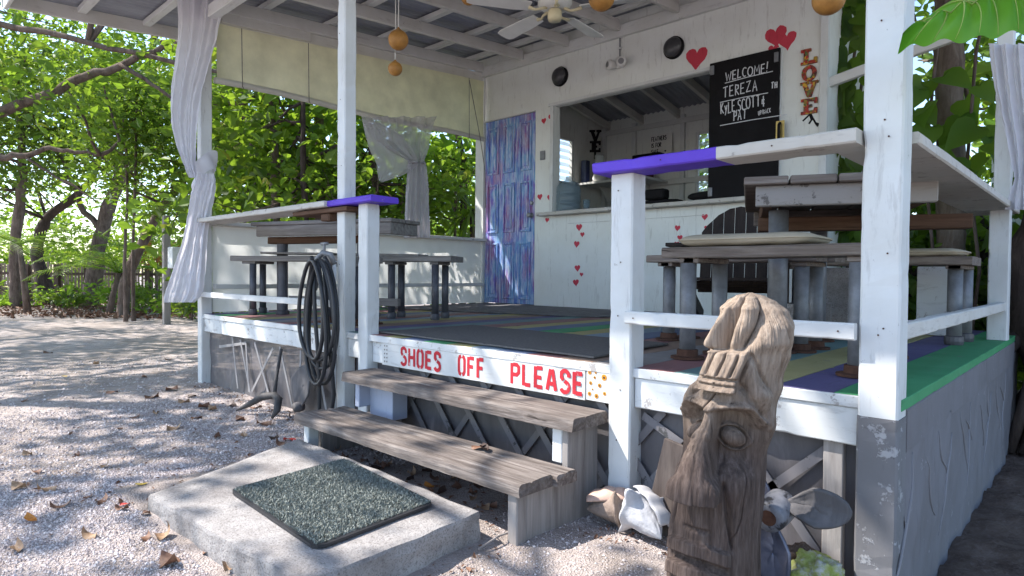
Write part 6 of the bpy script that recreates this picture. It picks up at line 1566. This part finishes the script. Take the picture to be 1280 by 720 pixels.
# large leaf hanging into the upper right corner
bf = thing('philodendron_leaf', 'large glossy backlit leaf hanging in at the upper right corner', 'leaf', (.15, 1.35, 1.5))
def big_leaf():
    base = at(1335, -22, 1.55); tip = at(1136, 10, 1.55); d = (tip-base); L = d.length; d.normalize()
    nr = (Vector((0, 0, .75))-fw*.55).normalized(); s_ = d.cross(nr).normalized(); nr = s_.cross(d)
    def f(u, v):
        t = u; k = (v-.5)*2
        wd_ = .30*math.sin(math.pi*min(1, .10+.90*t)**.75)**.8*(1-.42*t**3) if t < .995 else 0.0
        if t > .72: wd_ *= max(0, 1-((t-.72)/.28)**1.1*.92)
        rip = .010*math.cos(t*48-abs(k)*7)*(1-abs(k)*.3)
        return base+d*L*t+s_*k*wd_*L*1.25+nr*(-.16*L*k*k*.8-.18*L*t*t+rip+.04*L)
    a = N('big_leaf'); tc = a.n('ShaderNodeTexCoord'); 
    n1 = a.noise(a.coord(rand=False), 5, 4, .6); c = a.ramp(n1, [(.3, (.06, .24, .02)), (.55, (.12, .34, .03)), (.75, (.24, .46, .05))])
    a.fin(c, .3, None, .5); tr = a.n('ShaderNodeBsdfTranslucent'); a.l(a.mix(.5, c, (.45, .9, .08)), tr.inputs[0]); mx = a.n('ShaderNodeMixShader'); mx.inputs[0].default_value = .65
    a.l(a.b.outputs[0], mx.inputs[1]); a.l(tr.outputs[0], mx.inputs[2]); a.l(mx.outputs[0], a.out.inputs[0])
    lb = G().grid(f, 90, 41).build('blade', a.m, bf, smooth=True)
    vm = leafmat('leaf_vein', [(0, (.50, .62, .18)), (1, (.56, .68, .2))], .5)
    G().tube([f(t, .5)+nr*.002 for t in np.linspace(0, .97, 24)], list(np.linspace(.0045, .001, 24)), 6).build('midrib', vm, bf, smooth=True)
    for j in range(10):
        t0 = .06+j*.085
        for sg_ in (-1, 1):
            G().tube([f(min(.99, t0+.10*q), .5+sg_*.48*q)+nr*.0015 for q in np.linspace(0, 1, 9)], list(np.linspace(.0022, .0006, 9)), 5).build('vein', vm, bf, smooth=True)
    G().tube([base, base+Vector((.10, .05, .08)), base+Vector((.2, .12, .0)), base+Vector((.32, .2, -.5)), base+Vector((.36, .25, -1.5))], .008, 8).build('stalk', vm, bf, smooth=True)
big_leaf()
# bushes seen through the louvres behind the hut
for k, (x0, y0, lab) in enumerate([(-3.9, 9.4, 'green bush glimpsed through the louvre window behind the counter'), (-5.4, 9.8, 'green bush behind the back wall of the hut')]):
    tree('shrub', lab, [(x0, y0, -.05), (x0, y0, 1.2), (x0+.1, y0, 2.2)], [.05, .04, .02], [((x0, y0, 2.3), (1.1, .6, 1.0), 1500)], .13, LEAFG, seed=180+k, limbs=10, limb_r=.015, group='bushes behind the hut', cat='shrub', csize=.3)

# crumbs of dry leaf and twig drifted against the skirting, steps and slab
rng_ = np.random.default_rng(97); P = []
def drift(x0, x1, y0, y1, n):
    for _ in range(n):
        x = rng_.uniform(x0, x1); y = rng_.uniform(y0, y1); P.append((x, y, gz(x, y)+.006))
drift(-5.5, -3.5, 1.98, 2.15, 150); drift(-3.0, -1.6, 1.66, 2.1, 220); drift(-3.2, -2.6, .75, 1.5, 70); drift(-1.62, -1.48, .95, 1.6, 40); drift(-1.45, -.6, 1.85, 2.12, 110); drift(-4.8, -2.7, .4, 2.0, 160)
P = np.array(P); P = P[~((P[:, 0] > -2.98+.45*(1.6-P[:, 1])) & (P[:, 0] < -1.6) & (P[:, 1] > .82) & (P[:, 1] < 1.62))]
V, F = leaf_cloud(P, .022, rng_, 0.0, .45, 1.5); o = link_mesh('leaf_crumbs', np_mesh(V, F), LM['brown']); props(o, 'crumbled brown leaf bits drifted against steps and skirting', 'leaf litter', kind='stuff')
